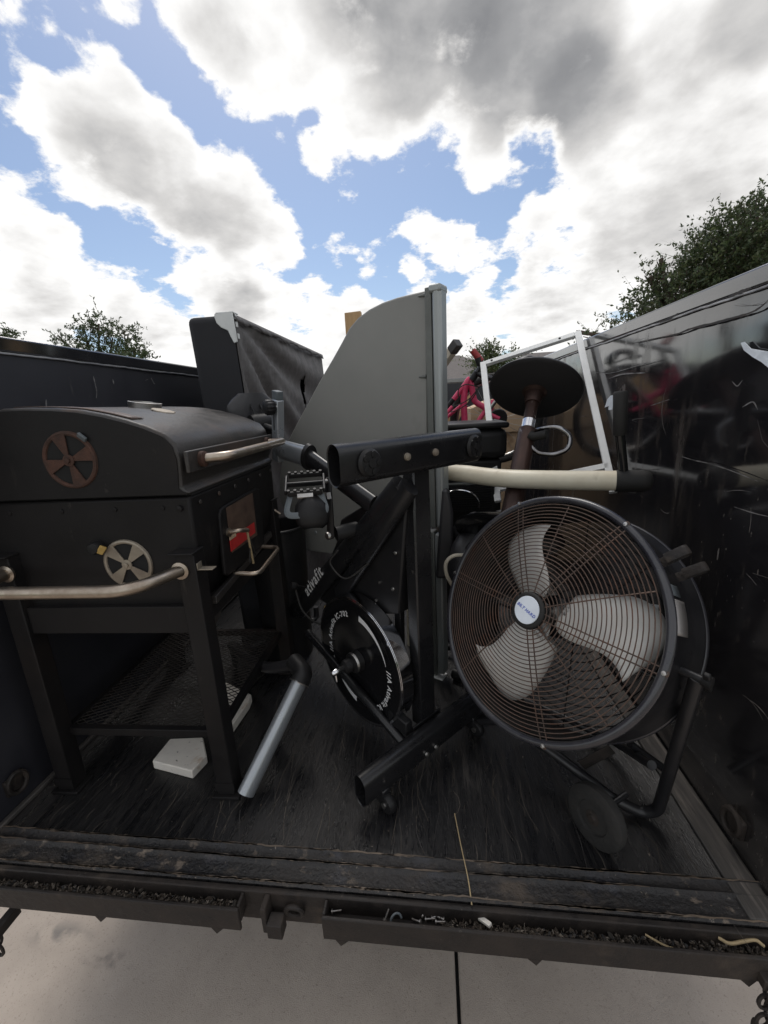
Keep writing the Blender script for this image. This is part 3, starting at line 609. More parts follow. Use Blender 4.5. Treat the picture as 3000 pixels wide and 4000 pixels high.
# vents on the end wall
def vent(px, r, mat, tilt, tabpx, tabmat):
    x, z = gp(*px); o = G(x, FACE-.0125 if z > zs else FACE-.001, z); ax = -GYv
    e1, e2 = GX, A(0, 0, 1); oo = o
    v_ = MB().torus(oo, ax, r*.9, r*.085, 40, 8).build('air_vent', mat, BQ if z < zs else lid, smooth=True)
    v_['label'] = 'rusted air vent disc' if mat == 'rust_steel' else 'bare metal air vent disc'
    MB().lathe([(0, .0012), (r*.88, .0012)], oo, ax, 32).build('vent_backing', 'hole_shade', v_)  # black disc in place of the dark opening behind the spokes
    for k in range(4):
        a = tilt+k*PI/2; q = []
        for da, rr in ((-.30, r*.88), (-.1, r*.9), (.1, r*.9), (.30, r*.88), (.5, r*.1), (-.5, r*.1)):
            q.append(oo + (e1*math.cos(a+da)+e2*math.sin(a+da))*rr + ax*.003)
        MB().prism(q, ax*.003).build('vent_spoke', mat, v_)
    MB().lathe([(r*.2, .005), (r*.2, .008), (r*.09, .009), (r*.09, .014), (0, .015)], oo, ax, 16).build('vent_hub', mat, v_, smooth=True)
    tx, tz = gp(*tabpx); tp = G(tx, FACE-.012, tz); d = nz(tp-oo)
    MB().bar(oo+d*r*.92+ax*.004, tp+d*.012+ax*.010, .026, .008, up=-GYv).build('vent_tab', tabmat, v_, bevel=.002)
vent((290, 1795), .079, 'rust_steel', .25, (338, 1712), 'plastic_grey')
vent((503, 2202), .075, 'dull_nickel', .82, (420, 2143), 'yellow_tape')
kx, kz = gp(388, 2133); MB().lathe([(0, 0), (.017, .0), (.019, .02), (.014, .028), (0, .03)], G(kx, FACE, kz), -GYv, 16).build('vent_knob', 'plastic_black', BQ, smooth=True)
bx_, bz_ = gp(705, 1985); MB().lathe([(0, 0), (.009, 0), (.008, .008), (0, .01)], G(bx_, FACE, bz_), -GYv, 12).build('bolt', 'grill_paint', BQ, smooth=True)
# legs
LEGW = .056; LX = (-.2780, .2780); LEGT = .835
legs = []
for x in LX:
    for y in (.0, .645):
        lg = gbox(MB(), (x-LEGW/2, y, .012), (x+LEGW/2, y+LEGW, LEGT)).build('leg', 'grill_paint', BQ, bevel=.003); legs.append(lg)
        gbox(MB(), (x-.045, y-.010, 0.0), (x+.045, y+LEGW+.010, .0115)).build('foot_plate', 'grill_paint', lg, bevel=.002)
        gbox(MB(), (x-LEGW/2-.004, y-.004, .03), (x+LEGW/2+.004, y-.0005, .06)).build('foot_clamp', 'grill_paint', lg)
        gbox(MB(), (x-LEGW/2-.012, y-.012, LEGT), (x+LEGW/2+.004, y+LEGW, LEGT+.006)).build('leg_cap', 'grill_paint', lg, bevel=.002)
gbox(MB(), (LX[0]+LEGW/2, .012, zb-.055), (LX[1]-LEGW/2, .045, zb+.03)).build('cross_rail', 'grill_paint', BQ, bevel=.002)
for x in LX: gbox(MB(), (x-.012, LEGW, zb-.04), (x+.012, .645, zb+.02)).build('side_rail', 'grill_paint', BQ, bevel=.002)
# push bar
zbar = gp(720, 2228, 0)[1]
zb2 = zbar+.01
q1 = G(.262, .0, zbar); q0 = G(-.262, .0, zbar)
pb = MB().tube(bend([q0, G(-.262, -.13, zb2-.012), G(.20, -.13, zb2-.012), q1], .11, 10), .0165, 14).build('push_bar', 'nickel_tube', BQ, smooth=True)
for q in (q0, q1): MB().lathe([(.016, 0), (.025, .0), (.025, .006), (.016, .009)], q, -GYv, 18).build('socket_ring', 'nickel_tube', pb, smooth=True)
# front details on the right-hand face
def gf(u, v, x): q = PP(u, v, G(x, 0, 0), GX); d = q-GO; return float(d @ GYv), float(q[2])
def fpoly(px, x, t): return MB().prism([G(x, *gf(u, v, x)) for u, v in px], GX*t)
fx = xr_-.001
fpoly([(842, 2010), (848, 1990), (865, 1975), (990, 1905), (1003, 1912), (1022, 2120), (1010, 2138), (880, 2250), (866, 2245)], fx-.006, .014).build('ash_door', 'grill_paint', BQ, bevel=.005)
fpoly([(882, 1985), (985, 1925), (1004, 2090), (905, 2160)], fx+.0085, .0012).build('door_sticker', 'sticker_brown', BQ)
fpoly([(896, 2105), (992, 2040), (997, 2080), (902, 2155)], fx+.0099, .0012).build('sticker_stripe', 'sticker_red', BQ)
fpoly([(895, 2095), (920, 2080), (922, 2094), (897, 2112)], fx+.0114, .0012).build('sticker_stripe', 'sticker_cream', BQ)
dy, dz = gf(882, 2080, fx); d2 = gf(936, 2100, fx+.05)
dh = MB().tube(bend([G(fx+.008, dy, dz), G(fx+.045, dy+.005, dz+.004), G(fx+.05, dy+.06, dz-.012), G(fx+.03, dy+.075, dz-.014)], .02), .007, 10).build('door_handle', 'nickel_tube', BQ, smooth=True)
MB().lathe([(.006, 0), (.015, 0), (.015, .006), (.006, .008)], G(fx+.008, dy, dz), GX, 14).build('handle_washer', 'nickel_tube', dh, smooth=True)
for k, (u, v) in enumerate(((990, 2200), (975, 2195), (1000, 2170))):
    e_ = gf(u, v, fx+.03); MB().tube(curve([G(fx+.045, dy+.06, dz-.012), G(fx+.04, dy+.075+.006*k, dz-.06), G(fx+.03, *e_)]), .0028 if k else .004, 6).build('cord', 'cord' if k else 'straw', BQ, smooth=True)
a1, a2 = gf(925, 2238, fx+.005), gf(1000, 2160, fx+.005)
MB().tube(bend([G(fx-.005, a1[0], a1[1]), G(fx+.075, a1[0]+.01, a1[1]-.01), G(fx+.075, a2[0]+.06, a2[1]-.0), G(fx-.005, a2[0]+.06, a2[1]+.005)], .03), .008, 10).build('ash_pan_handle', 'nickel_tube', BQ, smooth=True)
fpoly([(825, 2330), (1045, 2075), (1050, 2095), (828, 2360)], fx-.012, .016).build('ash_pan_flange', 'grill_top_paint', BQ, bevel=.002)
fpoly([(815, 2420), (850, 2370), (862, 2360), (855, 2400), (828, 2455)], fx-.02, .006).build('ash_pan_lip', 'grill_top_paint', BQ)
ty, tz = .058, gp(800, 2205, .05)[1]
tb = gbox(MB(), (LX[1]+LEGW/2, .005, tz), (LX[1]+LEGW/2+.045, .03, tz+.003)); gbox(tb, (LX[1]+LEGW/2, .005, tz+.0035), (LX[1]+LEGW/2+.003, .03, tz+.02)); tb.build('bracket', 'dull_nickel', BQ, bevel=.001)
# bent wire hook on the far front corner
MB().tube(bend([PP(u, v, G(xr_+.05, .66, .8), GYv) for u, v in ((995, 1932), (1050, 1928), (1058, 1960), (1062, 1985), (1095, 2008))], .02), .005, 8).build('tool_hook', 'nickel_tube', BQ, smooth=True)
for yy in np.linspace(.08, .66, 6): MB().lathe([(0, .004), (.006, .003), (.007, 0)], G(xr_+.004, yy, zs-.025), GX, 10).build('rivet', 'grill_top_paint', BQ, smooth=True)
for xx in (-.24, -.08, .08, .22): MB().lathe([(0, .004), (.006, .003), (.007, 0)], G(xx, FACE, zs-.03), -GYv, 10).build('rivet', 'grill_paint', BQ, smooth=True)
# expanded-metal shelf
SZ = gp(560, 2858, .045)[1]; sx0, sx1, sy0, sy1 = -.262, .262, .05, .66
sh = MB()
for a, b in (((sx0, sy0), (sx1, sy0)), ((sx0, sy1), (sx1, sy1)), ((sx0, sy0), (sx0, sy1)), ((sx1, sy0), (sx1, sy1))): sh.bar(G(*a, SZ), G(*b, SZ), .022, .026)
sh = sh.build('shelf_frame', 'grill_paint', BQ, bevel=.002)
mm = MB(); dx_, dy_ = .018, .0085*1.25
for sg in (1, -1):
    slope = dy_/dx_*sg; c0 = -1.5
    while c0 < 1.5:
        pts = []
        for x in (sx0+.008, sx1-.008):
            pts.append((x, c0+slope*x))
        (xa, ya), (xb, yb) = pts; ok = True
        def cl_(x, y): 
            if y < sy0: x = (sy0-c0)/slope; y = sy0
            if y > sy1: x = (sy1-c0)/slope; y = sy1
            return x, y
        if not (max(ya, yb) < sy0 or min(ya, yb) > sy1):
            (xa, ya), (xb, yb) = cl_(xa, ya), cl_(xb, yb)
            if abs(xa-xb) > .01: mm.bar(G(xa, ya, SZ+.010+.0008*sg), G(xb, yb, SZ+.010+.0008*sg), .0021, .0024)
        c0 += dy_*2
mm.build('shelf_mesh', 'mesh_steel', sh, kind='stuff')

# ------------------------------------------------------------------ white plates under the grill
def plate(px, z, th, label, mat='rubber_white', name='home_plate'):
    pts = [P(u, v, z=z) for u, v in px]; c = sum(pts)/len(pts); c[2] = z-th
    o = MB().prism(pts, (0, 0, -th)).build(name, mat, None, bevel=.004, origin=c); tag(o, label, 'home plate'); return o
plate([(594, 2972), (664, 2884), (793, 2879), (807, 2950), (748, 3012)], .034, .034, 'dirty white rubber home plate in front of the barbecue leg')
plate([(862, 2655), (938, 2688), (982, 2712), (972, 2740), (895, 2850), (870, 2790)], .036, .036, 'dirty white rubber home plate under the mesh shelf, further back')

# ------------------------------------------------------------------ exercise bike, standing on its end
SA, SB = A(-.231, .966, 0), A(.14, 1.36, 0); BS = nz(SB-SA); BT = A(-BS[1], BS[0], 0); BM = (SA+SB)/2
def B(t, z, o=0.0): return BM + BT*t + BS*o + A(0, 0, z)
def bp(u, v, o=0.0): q = PP(u, v, B(0, 0, o), BS); return float((q-BM) @ BT), float(q[2])
def BB(u, v, o=0.0): return B(*bp(u, v, o), o)
EB = thing('exercise_bike', tuple(BM), 'black indoor cycling bike stood on end with its flywheel low', 'exercise bike')
ZL, ZU = .105, 1.068
def stab(z, lo_bolts):
    a, b = SA+A(0, 0, z), SB+A(0, 0, z)
    s = MB(); sec = []
    hw, hh = .027, .052                                     # stadium section
    for k in range(24):
        a_ = 2*PI*k/24; sec.append((hw*math.cos(a_), hh-hw+hw*math.sin(a_) if math.sin(a_) >= 0 else -(hh-hw)+hw*math.sin(a_)))
    def ringp(p, k): return [p + BT*x*k + A(0, 0, z_*(1-(1-k)*.5)) for x, z_ in sec]
    n = 24; vs = ringp(a, 1)+ringp(b, 1)+ringp(a+BS*.002, .9)+ringp(b-BS*.002, .9)
    fs = [(j, (j+1) % n, n+(j+1) % n, n+j) for j in range(n)] + [(2*n+(j+1) % n, 2*n+j, 3*n+j, 3*n+(j+1) % n) for j in range(n)]
    fs += [(j, 2*n+j, 2*n+(j+1) % n, (j+1) % n) for j in range(n)] + [(n+j, n+(j+1) % n, 3*n+(j+1) % n, 3*n+j) for j in range(n)]
    s.add(vs, fs); s.add(ringp(a+BS*.09, .9), [tuple(range(n))]); s.add(ringp(b-BS*.09, .9), [tuple(range(n))])
    return s.build('stabiliser', 'bike_black', EB, smooth=35)
st_u, st_l = stab(ZU, 0), stab(ZL, 0)
face = -BT*.0275
for o_, z in ((-.055, ZU), (.055, ZU)):
    MB().lathe([(0, .0), (.011, 0), (.0095, .006), (0, .008)], BM+BS*o_+A(0, 0, z)+face, -BT, 14).build('bolt', 'dull_nickel', st_u, smooth=True)
for o_ in (-.045, .0):
    MB().lathe([(0, .0), (.009, 0), (.008, .006), (0, .008)], BM+BS*(o_+.03)+A(0, 0, ZL-.022)+face, -BT, 14).build('bolt', 'steel', st_l, smooth=True)
ln_ = np.linalg.norm(SB-SA)/2
for o_ in (-ln_+.085, ln_-.045):
    c = BM+BS*o_+A(0, 0, ZU)+face
    f_ = MB().lathe([(0, .0), (.034, .0), (.036, .006), (.030, .013), (.012, .014), (.011, .018), (0, .018)], c, -BT, 22).build('levelling_foot', 'plastic_black', st_u, smooth=True)
    for k in range(5): 
        a_ = 2*PI*k/5; MB().lathe([(.0085, .013), (.0085, .016), (0, .0165)], c+(BS*math.cos(a_)+A(0, 0, math.sin(a_)))*.022, -BT, 10).build('foot_dimple', 'bike_satin', f_, smooth=True)
# lower stabiliser: transport wheels touching the floor
for o_ in (-ln_+.075, ln_-.03):
    c = BM+BS*o_ + A(0, 0, .032) - BT*.012
    MB().box((-.014, -.02, .02), (.014, .02, .075), np.array([BS, BT, A(0, 0, 1)]).T, c-A(0, 0, .03)).build('wheel_bracket', 'bike_black', st_l, bevel=.003)
    w = MB().lathe([(.008, -.013), (.027, -.013), (.031, -.008), (.031, .008), (.027, .013), (.008, .013)], c+BS*.028*0-BT*.022-A(0, 0, .0), BS, 24).build('transport_wheel', 'plastic_black', st_l, smooth=True)
    MB().lathe([(0, -.018), (.009, -.018), (.009, .018), (0, .018)], c-BT*.022, BS, 12).build('wheel_bolt', 'steel', w, smooth=True)
# base rail (the upright post)
MB().box((.022, .030, ZL+.02), (.092, .078, ZU-.012), np.array([BS, BT, A(0, 0, 1)]).T, BM).build('base_rail', 'bike_black', EB, bevel=.005)
for z in (ZL+.0, ZU-.0): MB().box((-.02, .026, z-.05), (.112, .034, z+.05), np.array([BS, BT, A(0, 0, 1)]).T, BM).build('mount_plate', 'bike_satin', EB, bevel=.002)
# main beam with lettering
b0, b1 = B(.055, .97), B(.80, .30)
bd = nz(b1-b0); bu = np.cross(bd, BS)
MB().tube([b0, b1], .027, 20, oval=(1.55, .9), up=bu).build('main_beam', 'bike_black', EB, smooth=True)
def textline(body, o, ex, ey, nrm_, size, mat, parent, name='lettering', sp=1.0):
    m = MB(); x = 0
    for ch in body:
        v, f, a = glyph(ch, size)
        if len(v): m.add([o+ex*(x+p[0])+ey*p[1]+nrm_*.0008 for p in v], f)
        x += a*sp
    return m.build(name, mat, parent, recalc=False), x
ta = BB(1203, 2330, -.027); tb_ = BB(1268, 2235, -.027); ex = nz(tb_-ta); ey = nz(np.cross(ex, BS)) if np.cross(ex, BS)[2] > 0 else -nz(np.cross(ex, BS))
ex = ex*.98
tx_o, tw = textline('ativafit', ta, ex, nz(ey-ex*(ey@ex)), -BS, .066, 'white_print', EB)
# guard plate and chain cover
gpx = [(1318, 2105), (1330, 2030), (1450, 1955), (1560, 1885), (1592, 1900), (1556, 2400), (1500, 2400), (1430, 2350), (1330, 2380), (1275, 2360), (1230, 2330)]
MB().prism([BB(u, v, .012) for u, v in gpx], BS*.05).build('belt_guard', 'bike_satin', EB, bevel=.006)
MB().prism([BB(u, v, -.008) for u, v in [(1322, 2378), (1352, 2258), (1362, 2300), (1372, 2378)]], BS*.012).build('guard_tab', 'plastic_grey', EB, bevel=.001)
for u, v in [(1483, 2275), (1470, 2345), (1430, 2180)]:
    MB().lathe([(0, .004), (.005, .003), (.005, -.002)], BB(u, v, .010), -BS, 10).build('screw_head', 'steel', EB, smooth=True)
# rear stay and bracing
MB().tube([BB(1600, 1900, -.004), BB(1330, 2320, -.004)], .026, 16, oval=(1.3, .8)).build('frame_stay', 'bike_black', EB, smooth=True)
MB().bar(B(.13, .88, .045), B(.15, .35, .045), .022, .03).build('rear_stay', 'bike_black', EB, bevel=.003)
# flywheel
fc, fz, fr = .285, .300, .2450
FW0 = B(fc, fz, -.026)
fwl = MB().lathe([(.02, -.016), (.10, -.010), (.19, -.014), (fr-.016, -.024), (fr-.001, -.024), (fr-.001, .030), (fr-.016, .030), (.19, .014), (.02, .014)], FW0, BS, 96).build('flywheel', 'gloss_black', EB, smooth=30)
MB().lathe([(fr-.012, -.0245), (fr-.004, -.0250), (fr, -.021), (fr, .027), (fr-.004, .031), (fr-.012, .0305)], FW0, BS, 96).build('flywheel_rim', 'chrome', fwl, smooth=True)
MB().lathe([(0, -.105), (.010, -.105), (.010, -.085), (.024, -.080), (.026, -.060), (.022, -.058), (.022, -.050), (.036, -.046), (.040, -.016)], FW0, BS, 28).build('hub', 'plastic_black', fwl, smooth=30)
MB().lathe([(.0365, -.0465), (.0375, -.043), (.0385, -.038)], FW0, BS, 28).build('hub_ring', 'steel', fwl, smooth=True)
MB().lathe([(0, -.135), (.008, -.135), (.012, -.128), (.012, -.112), (.007, -.11), (.007, -.1)], FW0, BS, 14).tube([FW0-BS*.12, FW0-BS*.12-A(0, 0, .035)+BT*-.005], .005, 8).build('axle_nut', 'chrome', fwl, smooth=True)
def fwp(rad, ang, o=-.0205):                              # ang measured as seen from the camera, counter-clockwise from screen right (-BT)
    return FW0 + (-BT*math.cos(ang)+A(0, 0, math.sin(ang)))*rad + BS*o
def arctext(body, rad, a0, size, name):
    m = MB(); a = a0
    for ch in body:
        v, f, ad = glyph(ch, size); am = a - ad/2/rad
        if len(v):
            vs = []
            for p in v:
                aa = a - p[0]/rad; rr = rad + p[1]; vs.append(fwp(rr, aa))
            m.add(vs, f)
        a -= ad/rad
    return m.build(name, 'white_print', fwl, recalc=False)
arctext('//A Ativafit IC-702', .168, math.radians(193), .030, 'lettering')
arctext('//A Ativafit IC-702', .168, math.radians(13), .030, 'lettering')
for a0_, a1_ in ((82, 18), (262, 198)):
    rows = [[fwp(.172+.021*(1-k/23), math.radians(a0_+(a1_-a0_)*k/23)), fwp(.170, math.radians(a0_+(a1_-a0_)*k/23))] for k in range(24)]
    MB().grid(rows).build('swoosh', 'white_print', fwl, recalc=False)
MB().tube([fwp(fr+.018, math.radians(a), .0) for a in np.linspace(150, 180, 8)], .004, 8).build('brake_strip', 'yellow_tape', EB, smooth=True)
# lower strut
MB().tube([BB(1203, 2470, -.055), BB(1575, 2900, -.055)], .0165, 14).build('front_stay', 'bike_black', EB, smooth=True)
MB().box((-.05, .03, ZL+.03), (-.02, .12, ZL+.08), np.array([BS, BT, A(0, 0, 1)]).T, BM).build('gusset', 'bike_satin', EB, bevel=.004)
# crank, pedal
bbx = BB(1312, 2085, -.075)
MB().tube([BB(1395, 2065, .0), bbx], .026, 20).build('bottom_bracket', 'plastic_black', EB, smooth=True)
ck1 = BB(1283, 1878, -.085); ck0 = bbx-BS*.02
crk = MB().tube([ck0+(ck0-ck1)*.06, ck0, ck1, ck1+(ck1-ck0)*.06], [.012, .019, .014, .011], 12, oval=(1, .55), up=BT).build('crank_arm', 'bike_satin', EB, smooth=True)
MB().lathe([(0, .009), (.012, .009), (.014, .004), (.014, 0)], ck0-BS*.008, -BS, 16).build('crank_bolt', 'steel', crk, smooth=True)
pc = ck1-BS*.075+BT*.0; pc = BB(1192, 1890, -.16); pu = nz(A(.10, -.40, .91)); px_ = nz(A(1, .25, .0) - pu*(A(1, .25, .0)@pu)); py_ = np.cross(pu, px_)
ped = MB()
def pq(a, b, c): return pc + px_*a*1.2 + py_*b*1.15 + pu*c
for a, b in (((-.045, -.045), (.045, -.045)), ((-.045, .045), (.045, .045)), ((-.05, -.04), (-.05, .04)), ((.05, -.04), (.05, .04)), ((-.05, 0), (.05, 0))):
    ped.bar(pq(*a, 0), pq(*b, 0), .009, .017, up=pu)
ped = ped.build('pedal', 'plastic_black', EB, bevel=.003)
MB().tube([ck1, pc+px_*.05], .008, 10).build('pedal_axle', 'steel', ped, smooth=True)
for k in range(6):
    for b in (-.045, .045): MB().lathe([(.0055, 0), (.005, .006), (0, .0065)], pq(-.042+k*.0168, b, .009), pu, 8).build('grip_pin', 'plastic_black', ped, smooth=True)
cg = -1 if (pq(0, 1, 0)-pq(0, 0, 0))[1] > 0 else 1
cdr = nz(A(.12, -.35, -.93)); co_ = pq(.012, cg*.048, -.004); cnr = nz(np.cross(px_, cdr)); cnr = cnr if cnr[1] < 0 else -cnr
cage = [[co_ + px_*(a-.5)*w + cdr*t*.105 + cnr*(.018*math.sin(PI*t)-.022*abs(2*a-1)**2) for a in np.linspace(0, 1, 9)] for t, w in ((0, .06), (.3, .095), (.6, .108), (.85, .096), (1, .055))]
MB().grid(cage).build('toe_cage', 'plastic_black', ped, smooth=True, solid=.004)
MB().tube(bend([pq(-.04, cg*.04, -.012), pq(-.055, cg*.09, -.045), pq(.055, cg*.09, -.045), pq(.04, cg*.04, -.012)], .03), .005, 8, oval=(.4, 2)).build('toe_strap', 'plastic_grey', ped, smooth=True)
MB().prism([pq(-.02, cg*.047, .0), pq(.02, cg*.047, .0), pq(.02, cg*.058, -.008), pq(-.02, cg*.058, -.008)], pu*.004).build('reflector', 'steel', ped)
# far crank and pedal
ck2 = BB(1330, 2090, .11); MB().tube([ck2, ck2+(ck0-ck1)], .014, 10, oval=(1, .6)).build('crank_arm', 'bike_satin', EB, smooth=True)
# seat tube, post, slider, saddle
j0, j1, j2 = BB(1462, 1975, .0), BB(1205, 1785, .0), BB(1090, 1752, .0)
MB().tube([j0, j1], .026, 18, oval=(1.35, .8), up=np.cross(nz(j1-j0), BS)).build('seat_tube', 'bike_black', EB, smooth=True)
MB().tube([j1-(j1-j0)*.03, j1+(j1-j0)*.02], .036, 18, oval=(1.5, .85), up=np.cross(nz(j1-j0), BS)).build('seat_clamp', 'plastic_black', EB, smooth=True)
MB().tube([j1, j2+nz(j2-j1)*.0], .024, 18, oval=(1.75, .9), up=np.cross(nz(j2-j1), BS)).build('seat_post', 'silver_paint', EB, smooth=True)
sl0, sl1 = BB(1088, 1800, .0), BB(1084, 1560, .0); sup = BS
slr = MB().bar(sl0, sl1, .052, .034, up=BS).build('seat_slider', 'silver_paint', EB, bevel=.005)
sdir = nz(sl1-sl0)
MB().bar(sl1, sl1+sdir*.034, .047, .029, up=BS).build('slider_end', 'plastic_grey', slr, bevel=.003)
q = sl0+(sl1-sl0)*.52-BS*.0178; MB().bar(q, q+sdir*.11, .006, .0016, up=BS).build('slider_slot', 'hole_shade', slr)
kc = sl0+(sl1-sl0)*.88 - BS*.045 - BT*.018
kn = MB()
n = 24; vs = []
for h, k in ((-.02, .75), (-.014, 1), (.014, 1), (.02, .8)):
    for j in range(n*2):
        a_ = PI*j/n; rr = .029*k*(1+.06*math.cos(12*a_)); vs.append(kc - BS*h + (BT*math.cos(a_)+A(0, 0, math.sin(a_)))*rr)
kn.add(vs, [(i*2*n+j, i*2*n+(j+1) % (2*n), (i+1)*2*n+(j+1) % (2*n), (i+1)*2*n+j) for i in range(3) for j in range(2*n)] + [tuple(range(2*n)), tuple(range(3*2*n, 4*2*n))])
kn = kn.build('slider_knob', 'plastic_black', slr, smooth=50)
MB().tube([kc+BS*.03, kc], .009, 10).build('knob_stem', 'steel', kn, smooth=True)
# saddle: long axis along z (bike is on end), underside toward the slider
sc0 = BB(1000, 1668, .0); su = BT
sad = []
for i in range(13):
    t = i/12; wz = .15*(1-2*t)                                # from rear (top) to nose (bottom)
    wd = .125*(1-.62*max(0, (t-.25)/.75)**1.1)*math.sin(PI*min(1, (t+.12)*2.6)/2)*(1 if t < .93 else .8)
    row = []
    for j in range(17):
        a_ = 2*PI*j/16; row.append(sc0 + A(0, 0, wz) + BS*wd*math.cos(a_) + su*(.010+.045*math.sin(a_)*(1 if math.sin(a_) > 0 else .75)))
    sad.append(row)
sd_ = MB().grid(sad); m_ = 17; sd_.add(sad[0][:-1], [tuple(range(16))]); sd_.add(sad[-1][:-1], [tuple(range(16))])
sd_ = sd_.build('saddle', 'vinyl_black', EB, smooth=60)
for o_ in (-.022, .022): MB().tube([sc0+A(0, 0, .10)+BS*o_-BT*.02, sc0+A(0, 0, .06)+BS*o_-BT*.055, sc0+A(0, 0, -.06)+BS*o_-BT*.055, sc0+A(0, 0, -.11)+BS*o_*.4-BT*.02], .005, 8).build('saddle_rail', 'plastic_black', sd_, smooth=True)
MB().lathe([(0, -.045), (.045, -.045), (.05, -.03), (.05, .03), (.045, .045), (0, .045)], sc0-BT*.05+A(0, 0, .01), BS, 18).build('saddle_clamp', 'plastic_black', sd_, smooth=True)
MB().tube([sc0-BT*.055+A(0, 0, .01), sl0+(sl1-sl0)*.5], .014, 12).build('clamp_stem', 'plastic_black', sd_, smooth=True)
# handlebar end, low and behind
MB().tube([B(.72, .37), B(1.02, .17)], .026, 16, oval=(1.4, .9)).build('handlebar_post', 'bike_black', EB, smooth=True)
hb_ = [B(1.0, .17, -.20), B(1.0, .10, -.20), B(1.0, .10, .20), B(1.0, .17, .20)]
MB().tube(bend(hb_, .05), .014, 12).build('handlebar', 'vinyl_black', EB, smooth=True)
MB().tube(curve([BB(1150, 2290, -.05), BB(1185, 2390, -.05), BB(1260, 2440, -.04), BB(1320, 2395, -.03)]), .004, 8).build('brake_cable', 'cord', EB, smooth=True)
MB().tube(curve([BB(1320, 2150, -.05), BB(1290, 2200, -.05), BB(1350, 2260, -.04), BB(1440, 2200, -.02)]), .003, 8).build('sensor_cable', 'cord', EB, smooth=True)
MB().prism([BB(u, v, -.10) for u, v in ((1276, 1925), (1290, 1922), (1294, 1948), (1280, 1950))], -BS*.001).build('paper_tag', 'white_print', EB)
for u, v in ((1560, 2020), (1545, 2160), (1535, 2300), (1400, 2130)): MB().lathe([(0, .005), (.006, .004), (.007, 0)], BB(u, v, .010), -BS, 10).build('bolt', 'steel', EB, smooth=True)
kq = BB(1150, 2290, -.06); MB().lathe([(0, -.02), (.015, -.018), (.017, 0), (.012, .014), (.006, .018), (.005, .05), (0, .05)], kq, BS+A(0, 0, -.4), 16).build('resistance_knob', 'plastic_black', EB, smooth=True)

# ------------------------------------------------------------------ silver tube with black elbow
s0 = P(960, 3100, z=.034); s1 = P(1176, 2652, y=1.24)
o_t = thing('handle_tube', (s0[0], s0[1], 0), 'silver oval metal tube with black plastic elbow, resting on the floor by the grill leg', 'metal tube')
sd = nz(s1-s0)
MB().tube([s0, s1], .030, 24, oval=(1.25, .85), up=nz(np.cross(sd, A(1, 0, 0))), hollow=.9).build('tube', 'silver_paint', o_t, smooth=True)
MB().tube(bend([s1-sd*.012, s1+sd*.022, s1+sd*.03+A(-.05, .035, .01)], .03), .036, 20, oval=(1.2, .9), up=nz(np.cross(sd, A(1, 0, 0)))).build('elbow', 'plastic_black', o_t, smooth=True)
e2 = P(905, 2520, y=1.62); MB().tube(curve([s1+sd*.025+A(-.04, .03, .008), (s1+e2)/2+A(.0, .0, -.03), e2]), .022, 14).build('grip_bar', 'vinyl_black', o_t, smooth=True)
MB().tube([e2, A(e2[0]-.03, e2[1]+.06, .02)], .014, 10).build('tail_bar', 'bike_black', o_t, smooth=True)
MB().torus(s1-sd*.014, sd, .035, .0028, 24, 6).build('collar_clip', 'steel', o_t, smooth=True)

# ------------------------------------------------------------------ grey panel with upright
PB0 = P(1690, 2640, z=0); PDIR = nz(A(-.894, .447, 0)); PN = A(PDIR[1], -PDIR[0], 0); PN = PN if PN[1] < 0 else -PN
PT = thing('grey_panel', (PB0[0], PB0[1], 0), 'large grey plastic panel with curved top corner and silver aluminium edge post', 'panel')
def pp(u, v, off=0.0): return PP(u, v, PB0+PN*off, PN)
opx = [(1668, 1133), (1610, 1146), (1550, 1161), (1490, 1182), (1440, 1208), (1398, 1240), (1362, 1283), (1335, 1335), (1300, 1398), (1255, 1475), (1205, 1568), (1155, 1660), (1118, 1735), (1100, 1790), (1092, 1860), (1090, 1950), (1110, 1995), (1155, 2035), (1180, 2090), (1190, 2150), (1290, 2165), (1668, 2120)]
MB().prism([pp(u, v) for u, v in opx], -PN*.022).build('sheet', 'panel_grey', PT, bevel=.007)
def vbar(u0, u1, v0, v1, off, th, name, mat, bev=.004):
    a, b = pp(u0, v0, off), pp(u1, v0, off); c_, d_ = pp(u1, v1, off), pp(u0, v1, off)
    x0 = float((a-PB0) @ PDIR); x1 = float((b-PB0) @ PDIR)
    m = MB().box((min(x0, x1), 0, c_[2]), (max(x0, x1), th, a[2]), np.array([PDIR, -PN, A(0, 0, 1)]).T, A(PB0[0], PB0[1], 0)+PN*off)
    return m.build(name, mat, PT, bevel=bev)
vbar(1657, 1682, 1124, 2060, .014, .05, 'edge_channel', 'alu_dark', .003)
vbar(1682, 1719, 1118, 2066, .020, .062, 'edge_post', 'alu_grey', .012)
vbar(1670, 1719, 1112, 1136, .0215, .066, 'post_cap', 'alu_grey', .008)
vbar(1696, 1726, 2085, 2636, .010, .05, 'lower_post', 'alu_grey', .008)
vbar(1652, 1695, 2072, 2636, .002, .04, 'lower_channel', 'alu_dark', .006)
vbar(1652, 1728, 2637, 2655, .012, .055, 'post_foot', 'white_plastic', .003)
for (u, v) in ((1645, 1155), (1648, 1472)):
    MB().tube([pp(u, v, .003)-PDIR*.018, pp(u, v, .003)+PDIR*.012], [.009, .003], 12, oval=(.8, .5)).build('clip', 'alu_dark', PT, smooth=True)
for u, v in ((1232, 2080), (1225, 2035)): MB().lathe([(0, .004), (.008, .003), (.009, 0)], pp(u, v), PN, 14).build('screw_cap', 'alu_grey', PT, smooth=True)

